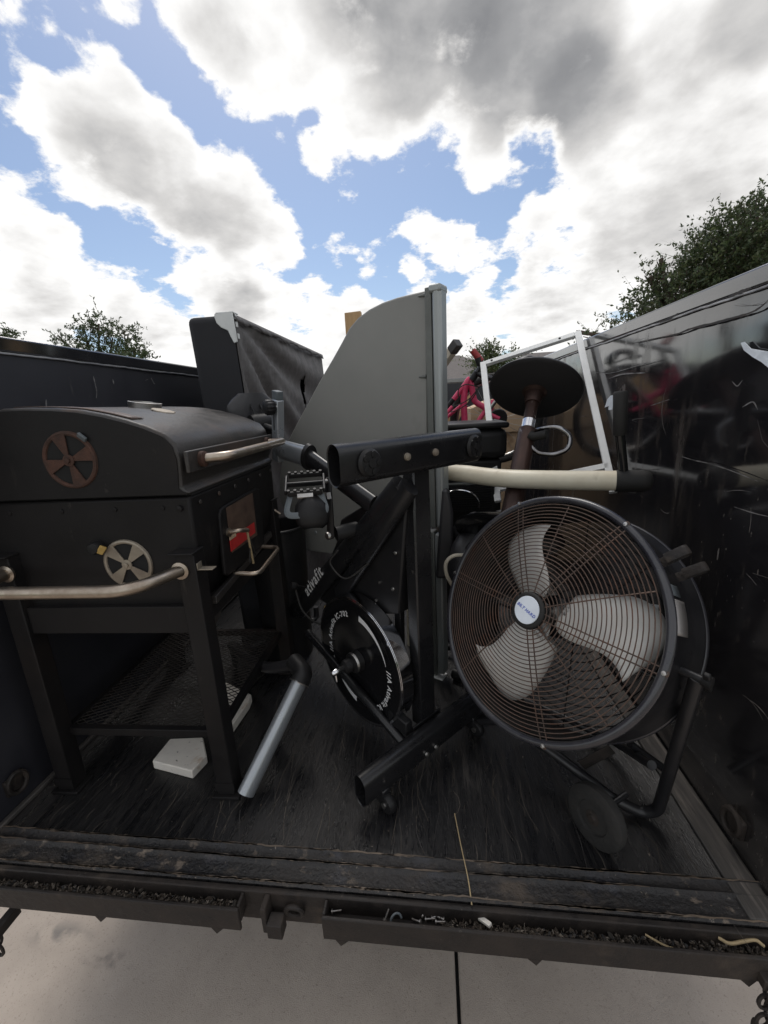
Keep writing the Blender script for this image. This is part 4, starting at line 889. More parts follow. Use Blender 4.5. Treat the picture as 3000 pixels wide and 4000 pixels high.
# ------------------------------------------------------------------ box spring
b_tl, b_tr = P(724, 1250, y=1.95), P(900, 1213, y=1.95)
ztop = (b_tl[2]+b_tr[2])/2
BXW = b_tr[0]-b_tl[0]; BL = 1.60
lean = .055                                                   # leans to the left wall at the top
BX = thing('box_spring', (b_tl[0]+.1, 1.95, 0), 'black box spring mattress base on its side with torn dust cover', 'box spring')
def bx(a, y, z): return A(b_tl[0]+lean*(1-z/ztop)*1.0+a, 1.95+y, z)   # a across thickness
fb = MB()
fb.add([bx(0, 0, .0), bx(BXW, 0, .0), bx(BXW, 0, ztop), bx(0, 0, ztop), bx(0, BL, 0), bx(BXW, BL, 0), bx(BXW, BL, ztop), bx(0, BL, ztop)], [(0,1,2,3),(5,4,7,6),(4,0,3,7),(3,2,6,7),(0,4,5,1)])
fb.build('side_cover', 'felt_black', BX, bevel=.03).modifiers['bevel'].segments = 4
# black sheet standing in for the dark inside behind the cloth
MB().box((0, 0, 0), (.004, BL-.06, ztop-.06), None, bx(BXW-.13, .03, .03)).build('inner_dark', 'hole_shade', BX)
rows = []
NI, NJ = 64, 60
for i in range(NI+1):
    y = BL*i/NI; row = []
    for j in range(NJ+1):
        z = ztop*j/NJ
        d = (1-z/ztop); ph = y*9+d*3.2*math.sin(2+y*1.5)
        th = math.atan2(d*ztop+.04, y+.10); rr = math.hypot(d*ztop, y)
        fold = .020*math.sin(th*15+.6*math.sin(rr*4))*min(1, rr*2.2)*math.exp(-max(0, y-.5)*1.1) + .010*math.sin(th*31+1.2+rr*1.5)*min(1, rr*2) + .0018*math.sin(y*37+d*17) + .0012*math.sin(y*71-d*31)
        edge = min(1, 8*min(y, BL-y)+.05)
        sag = (.012*math.sin(PI*min(1, y/BL)))
        row.append(bx(BXW+.006+fold*edge-sag*edge, y, z-.012))
    rows.append(row)
cl_ = MB(); m_ = NJ+1
hole = lambda y, z: ((y-1.02)/.05)**2+((z-(ztop-.30))/.09)**2 < 1+.35*math.sin(y*90+z*50)
vs_ = [p for r in rows for p in r]
fs_ = [(i*m_+j, i*m_+j+1, (i+1)*m_+j+1, (i+1)*m_+j) for i in range(NI) for j in range(NJ) if not hole(BL*(i+.5)/NI, ztop*(j+.5)/NJ)]
cl_.add(vs_, fs_); cl_.build('dust_cover', 'dust_cloth', BX, smooth=60, recalc=False, solid=.0015)
# ragged flap along the top edge
rag = [[bx(BXW+.014, BL*k/60, ztop-.004), bx(BXW+.020, BL*k/60, ztop-.030-.007*math.sin(k*.55)-.006*math.sin(k*1.9)*math.sin(k*.31))] for k in range(61)]
MB().grid(rag).build('torn_hem', 'dust_cloth', BX, smooth=True, solid=.002)
def guard(y):
    m = MB(); pts = [(0, 0), (.055, 0), (.055, -.012), (.048, -.04), (.060, -.075), (.075, -.10), (.075, -.135), (.055, -.14), (.035, -.115), (.028, -.085), (.006, -.07), (-.012, -.045), (-.016, -.012)]
    return m
g1 = MB().prism([bx(BXW-.075+a, -.006, ztop+.004+z) for a, z in [(0, 0), (.085, .004), (.086, -.05), (.088, -.125), (.07, -.13), (.058, -.10), (.050, -.075), (.02, -.06), (.002, -.04), (-.004, -.012)]], (0, .008, 0)).build('corner_guard', 'white_plastic', BX, bevel=.003)
MB().prism([bx(BXW-.07, -.006, ztop+.008), bx(BXW+.012, -.006, ztop+.008), bx(BXW+.012, .05, ztop+.008), bx(BXW-.05, .06, ztop+.008)], (0, 0, -.006)).build('guard_top', 'white_plastic', g1, bevel=.002)
for z in (-.012, -.045, -.095): MB().box((0, 0, 0), (.004, .018, .022), None, bx(BXW+.012, .004, ztop+z-.011)).build('guard_tab', 'white_plastic', g1, bevel=.001)

# black plastic bin between the grill and the box spring
bc = P(1075, 2032, y=1.84); BN = thing('plastic_bin', (bc[0], bc[1], 0), 'black round plastic bin between the barbecue and the exercise bike', 'bin')
MB().lathe([(0, .0), (.115, .0), (.135, bc[2]-.03), (.130, bc[2]-.03), (.112, .012), (0, .012)], (bc[0], bc[1], 0), (0, 0, 1), 40).build('bin_body', 'plastic_black', BN, smooth=40)
MB().torus((bc[0], bc[1], bc[2]-.028), (0, 0, 1), .136, .007, 40, 8).build('bin_rim', 'plastic_black', BN, smooth=True)

# ------------------------------------------------------------------ boards, post, tub, pink bike and the rest of the load
q0, q1 = P(1345, 1222, y=2.25), P(1408, 1214, y=2.25)
o = MB().box((q0[0], 2.25, 0), (q1[0], 2.29, q1[2]-.02)); o.v[4] = (q0[0], 2.25, q0[2]); o.v[7] = (q0[0], 2.29, q0[2]); o.v[5] = (q1[0], 2.25, q1[2]); o.v[6] = (q1[0], 2.29, q1[2])
o = o.build('wood_board', 'plywood', None, bevel=.002, origin=((q0[0]+q1[0])/2, 2.27, 0)); tag(o, 'pale wooden board standing upright behind the grey panel', 'board')
pa, pb_ = P(1765, 1372, y=2.35), P(1640, 1545, y=2.55)
dd = nz(pb_-pa); pe = pa+dd*(pa[2]/-dd[2])*.98
o = thing('table_leg', (pe[0], pe[1], 0), 'cream square metal leg with dark end cap, leaning behind the grey panel', 'metal leg')
MB().bar(pa, pe, .042, .042).build('tube', 'cream_steel', o, bevel=.004)
MB().bar(pa-dd*.06, pa, .046, .046).build('end_cap', 'dark_cap', o, bevel=.004)
# plastic tub
tu = P(1860, 1650, y=2.0); 
TB = thing('storage_tub', (.27, 2.14, 0), 'dark grey plastic tub with rounded rim beside the pink bicycle', 'tub')
xa, xb, zt = P(1700, 1700, y=2.0)[0], P(1985, 1700, y=2.0)[0], P(1800, 1655, y=2.0)[2]
tb = MB().box((xa, 2.0, zt-.17), (xb, 2.34, zt-.03)).build('tub_body', 'plastic_black', TB, bevel=.035); tb.modifiers['bevel'].segments = 4
MB().box((xa-.005, 1.99, zt-.028), (xb+.005, 2.35, zt)).build('tub_lid', 'plastic_black', TB, bevel=.012)
MB().box((xa+.02, 2.03, .0), (xb-.02, 2.31, zt-.171)).build('tub_base', 'plastic_black', TB, bevel=.02)
# cardboard and plywood behind the pink bike
o = MB().prism([P(u, v, y=3.05) for u, v in [(1838, 1596), (1928, 1558), (2046, 1618), (2052, 1685), (1965, 1690), (1842, 1668)]], (0, .4, 0)); 
CB = thing('cardboard_box', (.55, 3.2, 0), 'tan cardboard box with torn flaps behind the pink bicycle', 'box')
ORG_CB = CB; o.build('torn_flaps', 'cardboard', CB, bevel=.004)
ca, cb = P(1842, 1668, y=3.05), P(2052, 1685, y=3.05)
MB().box((ca[0], 3.07, 0), (cb[0]-.02, 3.44, ca[2]+.02)).build('carton', 'cardboard', CB, bevel=.004)
pl = [P(1812, 1508, y=2.95), P(1848, 1530, y=2.95)]; bl_ = P(1735, 1660, y=2.8)
dn = nz(bl_-pl[0]); k = pl[0][2]/-dn[2]
o = MB().prism([pl[0], pl[1], pl[1]+dn*k*.99, pl[0]+dn*k], (.0, .015, .0)).build('plywood_strip', 'plywood', None, bevel=.002, origin=(pl[0]+dn*k)); tag(o, 'tan plywood strip leaning beside the pink bicycle', 'board')
# pink bicycle
BY = 2.62
PK = thing('pink_bicycle', (.4, 2.7, 0), 'pink scratched bicycle with red grips heaped behind the white frame', 'bicycle')
def k(u, v, y=BY): return P(u, v, y=y)
def ktube(px, r, name, mat='pink_paint', y=BY, dy=0, par=None):
    pts = [P(u, v, y=y+dy*i) for i, (u, v) in enumerate(px)]
    return MB().tube(curve(pts, 6) if len(pts) > 2 else pts, r, 14).build(name, mat, par or PK, smooth=True)
ktube([(1838, 1478), (1822, 1500), (1812, 1560), (1816, 1660)], .019, 'down_tube')
ktube([(1836, 1482), (1846, 1530), (1856, 1568), (1892, 1592), (1900, 1612)], .0175, 'top_tube')
ktube([(1898, 1600), (1858, 1662)], .014, 'seat_tube')
ktube([(1900, 1598), (1935, 1560)], .011, 'seat_stay')
ktube([(1924, 1562), (1922, 1600), (1926, 1664)], .010, 'seat_stay', y=BY+.05)
ktube([(1822, 1495), (1772, 1560)], .015, 'fork')
ktube([(1768, 1588), (1722, 1640)], .011, 'fork', y=BY-.04); ktube([(1800, 1585), (1728, 1645)], .010, 'fork', y=BY+.04)
ktube([(1775, 1555), (1740, 1602)], .014, 'fork_spring', 'plastic_black')
ktube([(1842, 1486), (1868, 1448)], .020, 'head_tube', 'plastic_black', y=BY-.01)
ktube([(1862, 1458), (1886, 1470), (1922, 1478), (1946, 1476)], .013, 'handlebar', 'bike_black', y=BY-.03)
ktube([(1862, 1455), (1874, 1432), (1868, 1408)], .013, 'handlebar', 'bike_black', y=BY-.03)
ktube([(1880, 1412), (1845, 1368)], .019, 'grip', 'red_grip', y=BY-.03)
ktube([(1876, 1425), (1868, 1398)], .021, 'shifter', 'plastic_black', y=BY-.03)
for px in ([(1872, 1512), (1820, 1502), (1792, 1520), (1790, 1550)], [(1878, 1506), (1830, 1560), (1770, 1590)], [(1874, 1510), (1838, 1566), (1790, 1600), (1760, 1610)]): ktube(px, .003, 'cable', 'cord', y=BY-.06)
def bwheel(c, r, ax, nsp=20, tr=.022):
    w = MB().torus(c, ax, r, tr, 56, 10).build('wheel', 'tyre', PK, smooth=True)
    MB().torus(c, ax, r-.024, .009, 56, 8).build('rim', 'steel', w, smooth=True)
    MB().lathe([(0, -.045), (.014, -.045), (.02, -.035), (.012, -.02), (.012, .02), (.02, .035), (.014, .045), (0, .045)], c, ax, 14).build('hub', 'plastic_black', w, smooth=True)
    ax = nz(ax); e1 = nz(np.cross(ax, (0, 0, 1))); e2 = np.cross(ax, e1)
    for q in range(nsp):
        a_ = 2*PI*q/nsp; b_ = a_+.5*(1 if q % 2 else -1)
        MB().tube([c+(e1*math.cos(b_)+e2*math.sin(b_))*.018+ax*(.03 if q % 2 else -.03), c+(e1*math.cos(a_)+e2*math.sin(a_))*(r-.026)], .0012, 4).build('spoke', 'steel', w)
bwheel(P(1935, 1640, y=BY+.12), .262, nz(A(.12, 1, .12)), 24)
bwheel(P(1610, 1790, y=BY+.2), .262, nz(A(.25, 1, .1)), 24)
MB().lathe([(.0, -.02), (.05, -.02), (.055, -.01), (.055, .0), (.03, .012), (0, .02)], P(1945, 1632, y=BY+.02), (0, 1, .1), 20).build('gear_cluster', 'plastic_black', PK, smooth=True)
ktube([(1900, 1612), (1950, 1636)], .013, 'chain_stay')
ktube([(1905, 1606), (1985, 1500), (2040, 1440)], .014, 'seat_post', 'steel', y=BY+.0)
# bicycle saddle with a swept-up nose
sp_ = [P(1985, 1428, y=2.5), P(2006, 1428, y=2.5), P(2030, 1406, y=2.5), P(2062, 1398, y=2.5), P(2085, 1412, y=2.5), P(2096, 1438, y=2.5)]
MB().tube(curve(sp_, 6), [.014, .02, .026, .03, .034, .036]+[.036]*25, 14, oval=(.55, 1.9)).build('saddle', 'vinyl_black', PK, smooth=True) if False else None
cs = curve(sp_, 6); rr = np.interp(np.linspace(0, 1, len(cs)), [0, .15, .5, .85, 1], [.012, .02, .026, .034, .024])
MB().tube(cs, list(rr), 14, oval=(.5, 2.0)).build('saddle', 'vinyl_black', PK, smooth=True)
MB().tube([P(2008, 1440, y=2.5), P(2030, 1428, y=2.5), P(2080, 1440, y=2.5)], .005, 8).build('saddle_rail', 'steel', PK, smooth=True)
MB().lathe([(.0, -.012), (.055, -.012), (.06, 0), (.055, .012), (0, .012)], P(1812, 1700, y=2.55), (.1, 1, .1), 24).build('chainring', 'plastic_black', PK, smooth=True)

# office chair lying on its side behind the fan
CH = thing('office_chair', (.2, 1.72, 0), 'black padded office chair tipped over behind the fan', 'office chair')
def pad(pts, name, th, rad=.05, mat='vinyl_black'):
    c = sum(pts)/len(pts); n_ = nz(np.cross(pts[1]-pts[0], pts[2]-pts[1]))
    o_ = MB().prism([p - n_*th/2 for p in pts], n_*th).build(name, mat, CH, bevel=rad); o_.modifiers['bevel'].segments = 5; return o_
pad([P(1752, 2250, y=1.50), P(1760, 2120, y=1.56), P(1860, 2020, y=1.62), P(1975, 1985, y=1.66), P(2120, 2010, y=1.68), P(2140, 2200, y=1.62), P(2000, 2330, y=1.52), P(1830, 2360, y=1.46)], 'seat_cushion', .10, .048)
pad([P(1722, 1880, y=1.78), P(1744, 1880, y=1.78), P(1762, 1960, y=1.78), P(1764, 2130, y=1.78), P(1745, 2200, y=1.78), P(1700, 2200, y=1.78)], 'backrest', .35, .012)
pad([P(1758, 2080, y=1.72), P(1800, 2020, y=1.74), P(1870, 1990, y=1.76), P(1900, 2060, y=1.74), P(1800, 2160, y=1.70)], 'armrest', .07, .03)
ch_c = P(1900, 2230, y=1.66)
MB().tube([ch_c, A(ch_c[0]+.02, 1.74, .12)], .028, 14).build('gas_column', 'plastic_black', CH, smooth=True)
for q in range(5):
    a_ = 2*PI*q/5+.3; MB().tube([A(ch_c[0]+.02, 1.76, .10), A(ch_c[0]+.02+.24*math.cos(a_), 1.78+.18*math.sin(a_), .03)], [.02, .014], 10).build('star_leg', 'plastic_black', CH, smooth=True)
    MB().lathe([(0, -.02), (.024, -.02), (.026, 0), (.024, .02), (0, .02)], A(ch_c[0]+.02+.24*math.cos(a_), 1.78+.18*math.sin(a_), .026), (math.sin(a_), -math.cos(a_), 0), 14).build('castor', 'plastic_black', CH, smooth=True)
MB().tube(curve([P(1815, 2168, y=1.45), P(1770, 2172, y=1.45), P(1742, 2200, y=1.45), P(1745, 2245, y=1.45), P(1768, 2290, y=1.45)]), .007, 8).build('arm_loop', 'cream_steel', CH, smooth=True)
# dark wire rack with a chrome hoop
WR = thing('wire_rack', (.25, 2.0, 0), 'dark slatted wire rack with a thin chrome hoop behind the cream tube', 'rack')
for i in range(12):
    v = 1898+i*9
    MB().bar(P(1745, v, y=1.93), P(1930, v-6, y=1.95), .006, .006).build('slat', 'plastic_black', WR)
for u in (1745, 1925): MB().bar(A(*P(u, 1890, y=1.95)[:2], 0), P(u, 1890, y=1.95), .014, .014).build('leg', 'plastic_black', WR)
MB().bar(P(1742, 1895, y=1.95), P(1935, 1880, y=1.95), .03, .012).build('top_bar', 'alu_dark', WR, bevel=.002)
MB().tube(curve([P(1748, 1925, y=1.90), P(1790, 1914, y=1.90), P(1840, 1925, y=1.90), P(1868, 1955, y=1.90), P(1870, 1985, y=1.90)]), .005, 8).build('hoop', 'chrome', WR, smooth=True)

# ------------------------------------------------------------------ white open frame
f_tr, f_br = P(2258, 1305, x=.752), P(2378, 1842, x=.752); f_tl = P(1888, 1424, y=2.45); f_bl = f_br + (f_tl-f_tr)
f_bl2 = PP(1945, 1960, f_tr, np.cross(f_tl-f_tr, f_br-f_tr)); f_ml = PP(1936, 1912, f_tr, np.cross(f_tl-f_tr, f_br-f_tr))
fn = nz(np.cross(f_tl-f_tr, f_br-f_tr))
WF = thing('open_frame', tuple(f_bl2), 'white rectangular metal frame, open in the middle, leaning on right wall', 'frame')
ed = nz(f_br-f_tr); ew = nz(f_tl-f_tr)
dw = f_br+ed*.10
MB().bar(f_tr-ed*.012, dw, .030, .022, up=fn).build('upright', 'white_frame_paint', WF, bevel=.002)
MB().bar(f_tl-ed*.012, f_bl2, .030, .022, up=fn).build('upright', 'white_frame_paint', WF, bevel=.002)
MB().bar(f_tr+ew*.0155, f_tl-ew*.0155, .026, .022, up=fn).build('crossbar', 'white_frame_paint', WF, bevel=.002)
cb2 = f_ml+(f_tr-f_tl)
MB().bar(f_ml-ew*.0155, cb2, .026, .022, up=fn).build('crossbar', 'white_frame_paint', WF, bevel=.002)
for t in (.1, .82): MB().lathe([(0, .0), (.006, 0.0006)], f_tl+(f_tr-f_tl)*t-fn*(.0115 if fn[1] > 0 else -.0115), -fn if fn[1] > 0 else fn, 12).build('screw_hole', 'hole_shade', WF)

# ------------------------------------------------------------------ bar stool, tipped back
c_s = P(2088, 1530, y=1.86); p_lo = P(2018, 1905, y=1.60); ax_s = nz(c_s-p_lo)
ST = thing('bar_stool', tuple(c_s-ax_s*.66), 'rusty bar stool with round black seat seen from below, tipped back', 'bar stool')
MB().lathe([(0, .0), (.15, .0), (.180, .003), (.186, .008), (.184, .016), (.165, .022), (.1, .026), (0, .027)], c_s, ax_s, 64).build('seat', 'vinyl_black', ST, smooth=60)
MB().lathe([(0, -.002), (.176, -.002), (.182, .0015)], c_s, ax_s, 64).build('seat_underside', 'seat_under', ST, smooth=True)
MB().torus(c_s, ax_s, .1845, .003, 64, 6, h=.009).build('seat_piping', 'vinyl_black', ST, smooth=True)
pst = c_s-ax_s*.04
MB().lathe([(.0, -.062), (.030, -.062), (.032, -.05), (.036, -.032), (.036, -.012), (.05, -.004), (.0, -.002)], c_s, ax_s, 24).build('seat_collar', 'rust_chrome', ST, smooth=50)
MB().lathe([(.0245, -.06), (.0245, -.145)], c_s, ax_s, 20).build('upper_post', 'rust_chrome', ST, smooth=True)
MB().lathe([(.0245, -.145), (.0265, -.147), (.0265, -.185), (.0245, -.187)], c_s, ax_s, 24).build('post_sleeve', 'chrome', ST, smooth=True)
MB().lathe([(.026, -.187), (.034, -.192), (.036, -.30), (.04, -.62), (0, -.62)], c_s, ax_s, 24).build('lower_post', 'rust_chrome', ST, smooth=40)
bse = MB().lathe([(.04, -.585), (.06, -.60), (.12, -.622), (.185, -.640), (.195, -.650), (.19, -.657), (0, -.655)], c_s, ax_s, 48).build('base', 'gloss_black', ST, smooth=60)
fa = c_s-ax_s*.215; fsd = nz(A(1, -.15, 0)-ax_s*(A(1, -.15, 0) @ ax_s)); fu = nz(np.cross(fsd, ax_s)); fu = fu if fu[2] < 0 else -fu
MB().tube(bend([fa+fsd*.02+ax_s*.02, P(2120, 1672, y=1.70), P(2175, 1665, y=1.68), P(2230, 1700, y=1.67), P(2222, 1755, y=1.66), P(2160, 1778, y=1.66), P(2100, 1770, y=1.67), P(2072, 1740, y=1.69)], .05, 6), .0095, 12).build('foot_ring', 'dark_chrome', ST, smooth=True)
MB().tube([P(2072, 1700, y=1.70), P(2085, 1706, y=1.69), P(2136, 1696, y=1.66)], [.02, .017, .016], 14).build('height_lever', 'rubber_black', ST, smooth=True)

# ------------------------------------------------------------------ cream curved tube with black cap and upright handle
ct = [P(1600, 1730, y=1.90), P(1735, 1832, y=1.76), P(1830, 1852, y=1.66), P(1960, 1868, y=1.575), P(2150, 1875, y=1.50), P(2410, 1878, y=1.44)]
CT = thing('curved_arm', (ct[0][0]-.02, ct[0][1]+.02, 0), 'cream curved tube arm with black rubber cap and upright black handle', 'handle arm')
MB().tube(curve(ct, 8), .034, 22).build('tube', 'cream_plastic', CT, smooth=True)
ce = nz(ct[-1]-ct[-2])
MB().tube([ct[-1]-ce*.004, ct[-1]+ce*.07, ct[-1]+ce*.088, ct[-1]+ce*.098, ct[-1]+ce*.102], [.0365, .0365, .033, .024, .010], 22).build('end_cap', 'rubber_black', CT, smooth=True)
hb0 = ct[-1]+ce*.018+A(0, -.0, .02); hb1 = P(2422, 1700, y=hb0[1]); hb2 = P(2424, 1528, y=hb0[1]-.0)
MB().tube([hb0, hb1], .0145, 16).build('handle_rod', 'gloss_black', CT, smooth=True)
hd = nz(hb2-hb1)
MB().tube([hb1, hb1+hd*.004, hb2-hd*.006, hb2], [.018, .0205, .0215, .017], 18).build('hand_grip', 'rubber_black', CT, smooth=50)
MB().tube([ct[0]+A(0, 0, .01), A(ct[0][0]-.02, ct[0][1]+.02, .0)], .03, 14).build('upright', 'cream_plastic', CT, smooth=True)

# ------------------------------------------------------------------ drum fan
FC = A(.287, 1.103, .617); FN = nz(A(-.704, -.566, .429)); FR = .335
FX = nz(np.cross(A(0, 0, 1), FN)); FX = FX if FX[0] > 0 else -FX; FU = np.cross(FN, FX); FU = FU if FU[2] > 0 else -FU
def fp(r, a, o=0.0): return FC + (FX*math.cos(a)+FU*math.sin(a))*r + FN*o
fb0 = A(.52, 1.05, 0)
FAN = thing('drum_fan', tuple(fb0), 'large black drum fan with rusty wire grille on a wheeled stand', 'fan')
DEPF = .215
drum = MB().lathe([(FR-.004, .0), (FR-.001, -.02), (FR-.012, -.035), (FR-.012, -DEPF+.03), (FR-.001, -DEPF+.018), (FR, -DEPF)], FC, FN, 96).build('drum', 'fan_drum', FAN, smooth=50)
MB().lathe([(FR-.017, -.002), (FR-.017, -DEPF+.002)], FC, FN, 96).build('drum_lining', 'fan_inner', drum, smooth=True)
MB().torus(FC, FN, FR-.005, .011, 110, 12).build('front_rim', 'fan_ring', FAN, smooth=True)
MB().torus(FC, FN, FR-.005, .009, 96, 10, h=-DEPF).build('rear_rim', 'fan_ring', FAN, smooth=True)
def dome(r): return .040*(1-(r/FR)**2.4)+.004
NR = 26
for i in range(NR):
    r = .046+(FR-.022-.046)*i/(NR-1)
    MB().torus(FC, FN, r, .00145, 80, 5, h=dome(r)).build('grille_ring', 'fan_wire', FAN, smooth=True)
def fpl0(u, v, o=0.0):
    q = PP(u, v, FC+FN*o, FN)-FC; return math.atan2(float(q@FU), float(q@FX))
a0s = fpl0(2036, 1970); SPK = [fpl0(u, v) for u, v in ((2036,1970),(1780,2237),(2129,2911),(2580,2621),(2446,2057))]; SPK = [a if a > SPK[0]-.01 else a+2*PI for a in SPK]; print('SPK', [round(math.degrees(a)) for a in SPK])
def drumang(u, v, o):                                        # angle on the drum whose point lands nearest a photo pixel
    best = min(((lambda q: ((1500+FPX*(q@Rv)/(q@Fv)-u)**2+(2000-FPX*(q@Uv)/(q@Fv)-v)**2, a))(fp(FR, a, o)-CP) for a in np.linspace(-1.2, 1.4, 520)))
    return best[1]
for kk in range(5):
    base = SPK[kk]
    for da in (-1, 1):
        path = [FC + (FX*math.cos(base)+FU*math.sin(base))*r + (-FX*math.sin(base)+FU*math.cos(base))*.0085*da + FN*(dome(r)-.0032) for r in np.linspace(.04, FR-.004, 10)]
        MB().tube(path, .0019, 5).build('grille_spoke', 'fan_wire', FAN, smooth=True)
    MB().tube([fp(r, (base+(SPK+[SPK[0]+2*PI])[kk+1])/2, dome(r)-.003) for r in np.linspace(.04, FR-.022, 10)], .0019, 5).build('grille_spoke', 'fan_wire', FAN, smooth=True)
    MB().torus(fp(FR-.001, base, .006), FN, .006, .0026, 14, 6).build('wire_loop', 'fan_wire', FAN, smooth=True)
    MB().lathe([(0, .006), (.005, .005), (.006, 0)], fp(FR-.001, base, .009), FN, 10).build('grille_bolt', 'steel', FAN, smooth=True)
NRR = 12
for i in range(NRR): MB().torus(FC, FN, .05+.27*i/(NRR-1), .0016, 56, 4, h=-DEPF-.002).build('rear_grille_ring', 'plastic_black', FAN, smooth=True)
for kk in range(8): MB().tube([fp(.04, kk*PI/4+.2, -DEPF), fp(FR-.01, kk*PI/4+.2, -DEPF)], .0018, 5).build('rear_grille_spoke', 'plastic_black', FAN)
hubc = MB().lathe([(0, .0475), (.038, .0475), (.044, .049), (.050, .045), (.052, .036), (.050, .028)], FC, FN, 40).build('grille_hub', 'rubber_black', FAN, smooth=50)
MB().lathe([(0, .0505), (.0375, .0505), (.0385, .0485)], FC, FN, 40).build('badge', 'badge_white', hubc, smooth=30)
# badge lettering, slanted down to the right as in the photo
tl = 0
for ch in 'BILT HARD': tl += glyph(ch, .0122)[2]
ta0 = math.radians(-16)
e1 = FX*math.cos(ta0)+FU*math.sin(ta0); e2_ = -FX*math.sin(ta0)+FU*math.cos(ta0)
m_ = MB(); x = -tl/2
for ch in 'BILT HARD':
    v, f, ad = glyph(ch, .0122)
    if len(v): m_.add([FC+FN*.0512+e1*(x+p[0]+p[1]*.22)+e2_*(p[1]-.0045) for p in v], f)
    x += ad
m_.build('lettering', 'badge_blue', hubc, recalc=False)
# blades: the outline of the top blade from the photo, the others turned by 120 degrees
BO = -.055
lft = [(2040,2352),(2000,2280),(1968,2195),(1966,2140),(1980,2098),(2018,2062),(2078,2045)]
rgt = [(2150,2335),(2166,2295),(2160,2240),(2143,2180),(2138,2130),(2150,2090),(2172,2060)]
def fpl(u, v):
    q = PP(u, v, FC+FN*BO, FN)-FC; return float(q@FX), float(q@FU)
for kk in range(3):
    rot_ = -2*PI/3*kk; cs_, sn_ = math.cos(rot_), math.sin(rot_); rows = []
    for (a, b) in zip(lft, rgt):
        xa, ya = fpl(*a); xb, yb = fpl(*b); row = []
        for q in range(9):
            t = q/8; x = xa+(xb-xa)*t; y = ya+(yb-ya)*t
            o_ = BO + (.5-t)*.055*(-1) + .010*math.sin(PI*t) + (.0035 if .18 < t < .8 and math.hypot(x, y) > .10 else 0)
            row.append(FC + FX*(x*cs_-y*sn_) + FU*(x*sn_+y*cs_) + FN*o_)
        rows.append(row)
    rr_ = []
    for i in range(len(rows[0])): rr_.append(curve([rows[j][i] for j in range(len(rows))], 4))
    bl = MB().grid(rr_).build('blade', 'blade_alu', FAN, smooth=True, solid=.002)
    for q in (.3, .5, .7): MB().lathe([(0, .004), (.0045, .003), (.005, 0)], rows[0][2]*(1-q)+rows[0][6]*q+(rows[1][4]-rows[0][4])*.25+FN*.002, FN, 10).build('rivet', 'steel', bl, smooth=True)
    a_ = math.atan2(fpl(2095, 2343)[1], fpl(2095, 2343)[0])+rot_
    MB().bar(fp(.015, a_, BO-.006), fp(.10, a_, BO-.006), .035, .004, up=FN).build('blade_arm', 'steel', bl, bevel=.001)
MB().lathe([(0, -.03), (.022, -.03), (.026, -.04), (.026, -.075), (0, -.076)], FC, FN, 24).build('blade_hub', 'steel', FAN, smooth=50)
mot = MB().lathe([(.0, -.085), (.05, -.088), (.062, -.10), (.062, -.185), (.05, -.20), (0, -.2)], FC, FN, 32).build('motor', 'fan_drum', FAN, smooth=50)
for da in (-.045, .045):
    MB().bar(FC-FN*.15+FU*da-FX*(FR-.014), FC-FN*.15+FU*da+FX*(FR-.014), .022, .003, up=FU).build('motor_bar', 'fan_drum', FAN)
ba = FC-FN*.12 + FX*.10+FU*.06
MB().bar(fp(.16, math.radians(38), -.14), fp(.26, math.radians(28), -.14), .012, .004, up=FN).build('motor_tag', 'white_plastic', FAN)
# rating label and hand straps on the drum side
def dpatch(a0, a1, o0, o1, rr): return [[fp(rr, a0+(a1-a0)*i/10, o) for o in (o0, o1)] for i in range(11)]
MB().grid(dpatch(drumang(2650, 2345, -.075), drumang(2665, 2490, -.075), -.05, -.115, FR-.0105)).build('rating_label', 'label_silver', drum, smooth=True, solid=.001)
MB().grid(dpatch(drumang(2625, 2290, -.075), drumang(2635, 2335, -.075), -.05, -.10, FR-.0105)).build('small_label', 'plastic_grey', drum, smooth=True, solid=.001)
for a_, oo in ((drumang(2590, 2190, -.05), -.05), (drumang(2665, 2245, -.13), -.13)):
    rad_ = FX*math.cos(a_)+FU*math.sin(a_); tan_ = -FX*math.sin(a_)+FU*math.cos(a_)
    b0_ = fp(FR-.012, a_, oo)
    path = [b0_-FN*.009, b0_+rad_*.066-FN*.009, b0_+rad_*.074+FN*.0, b0_+rad_*.066+FN*.009, b0_+rad_*.02+FN*.009]
    MB().tube(bend(path, .012), .009, 8, oval=(.12, 1.3), up=-FN).build('cable_hook', 'frame_steel', FAN, smooth=40)
tpa = math.radians(118); b0_ = fp(FR-.012, tpa, -.08); rad_ = FX*math.cos(tpa)+FU*math.sin(tpa)
MB().tube([b0_, b0_+rad_*.05], .012, 8, oval=(.3, 1.2)).build('cable_hook', 'steel', FAN, smooth=40)
# pivots, knobs and tubular stand
MID = -.11
pvR, pvL = FC+FN*MID+FX*(FR-.008), FC+FN*MID-FX*(FR-.008)
flR = P(2545, 3190, z=.018); flL = A(pvL[0]-.02, pvL[1]+.05, .018)
for pv, sg in ((pvR, 1), (pvL, -1)):
    MB().tube([pv-FX*sg*.004, pv+FX*sg*.04], .010, 12).build('pivot_bolt', 'fan_drum', FAN, smooth=True)
    kb = MB().lathe([(0, .0), (.013, 0), (.015, .018), (0, .02)], pv+FX*sg*.04, FX*sg, 12).build('clamp_knob', 'plastic_black', FAN, smooth=True)
    MB().bar(pv+FX*sg*.05-A(0, 0, .02)-FN*.014, pv+FX*sg*.05+A(0, 0, .02)+FN*.014, .012, .014, up=FX).build('knob_wing', 'plastic_black', kb, bevel=.003)
topR, topL = pvR+FX*.03, pvL-FX*.03
bkR = A(flR[0]+.03, flR[1]+.30, .018); 
g1_, g2_ = P(2400, 3125, z=.045), P(2150, 2930, z=.10)
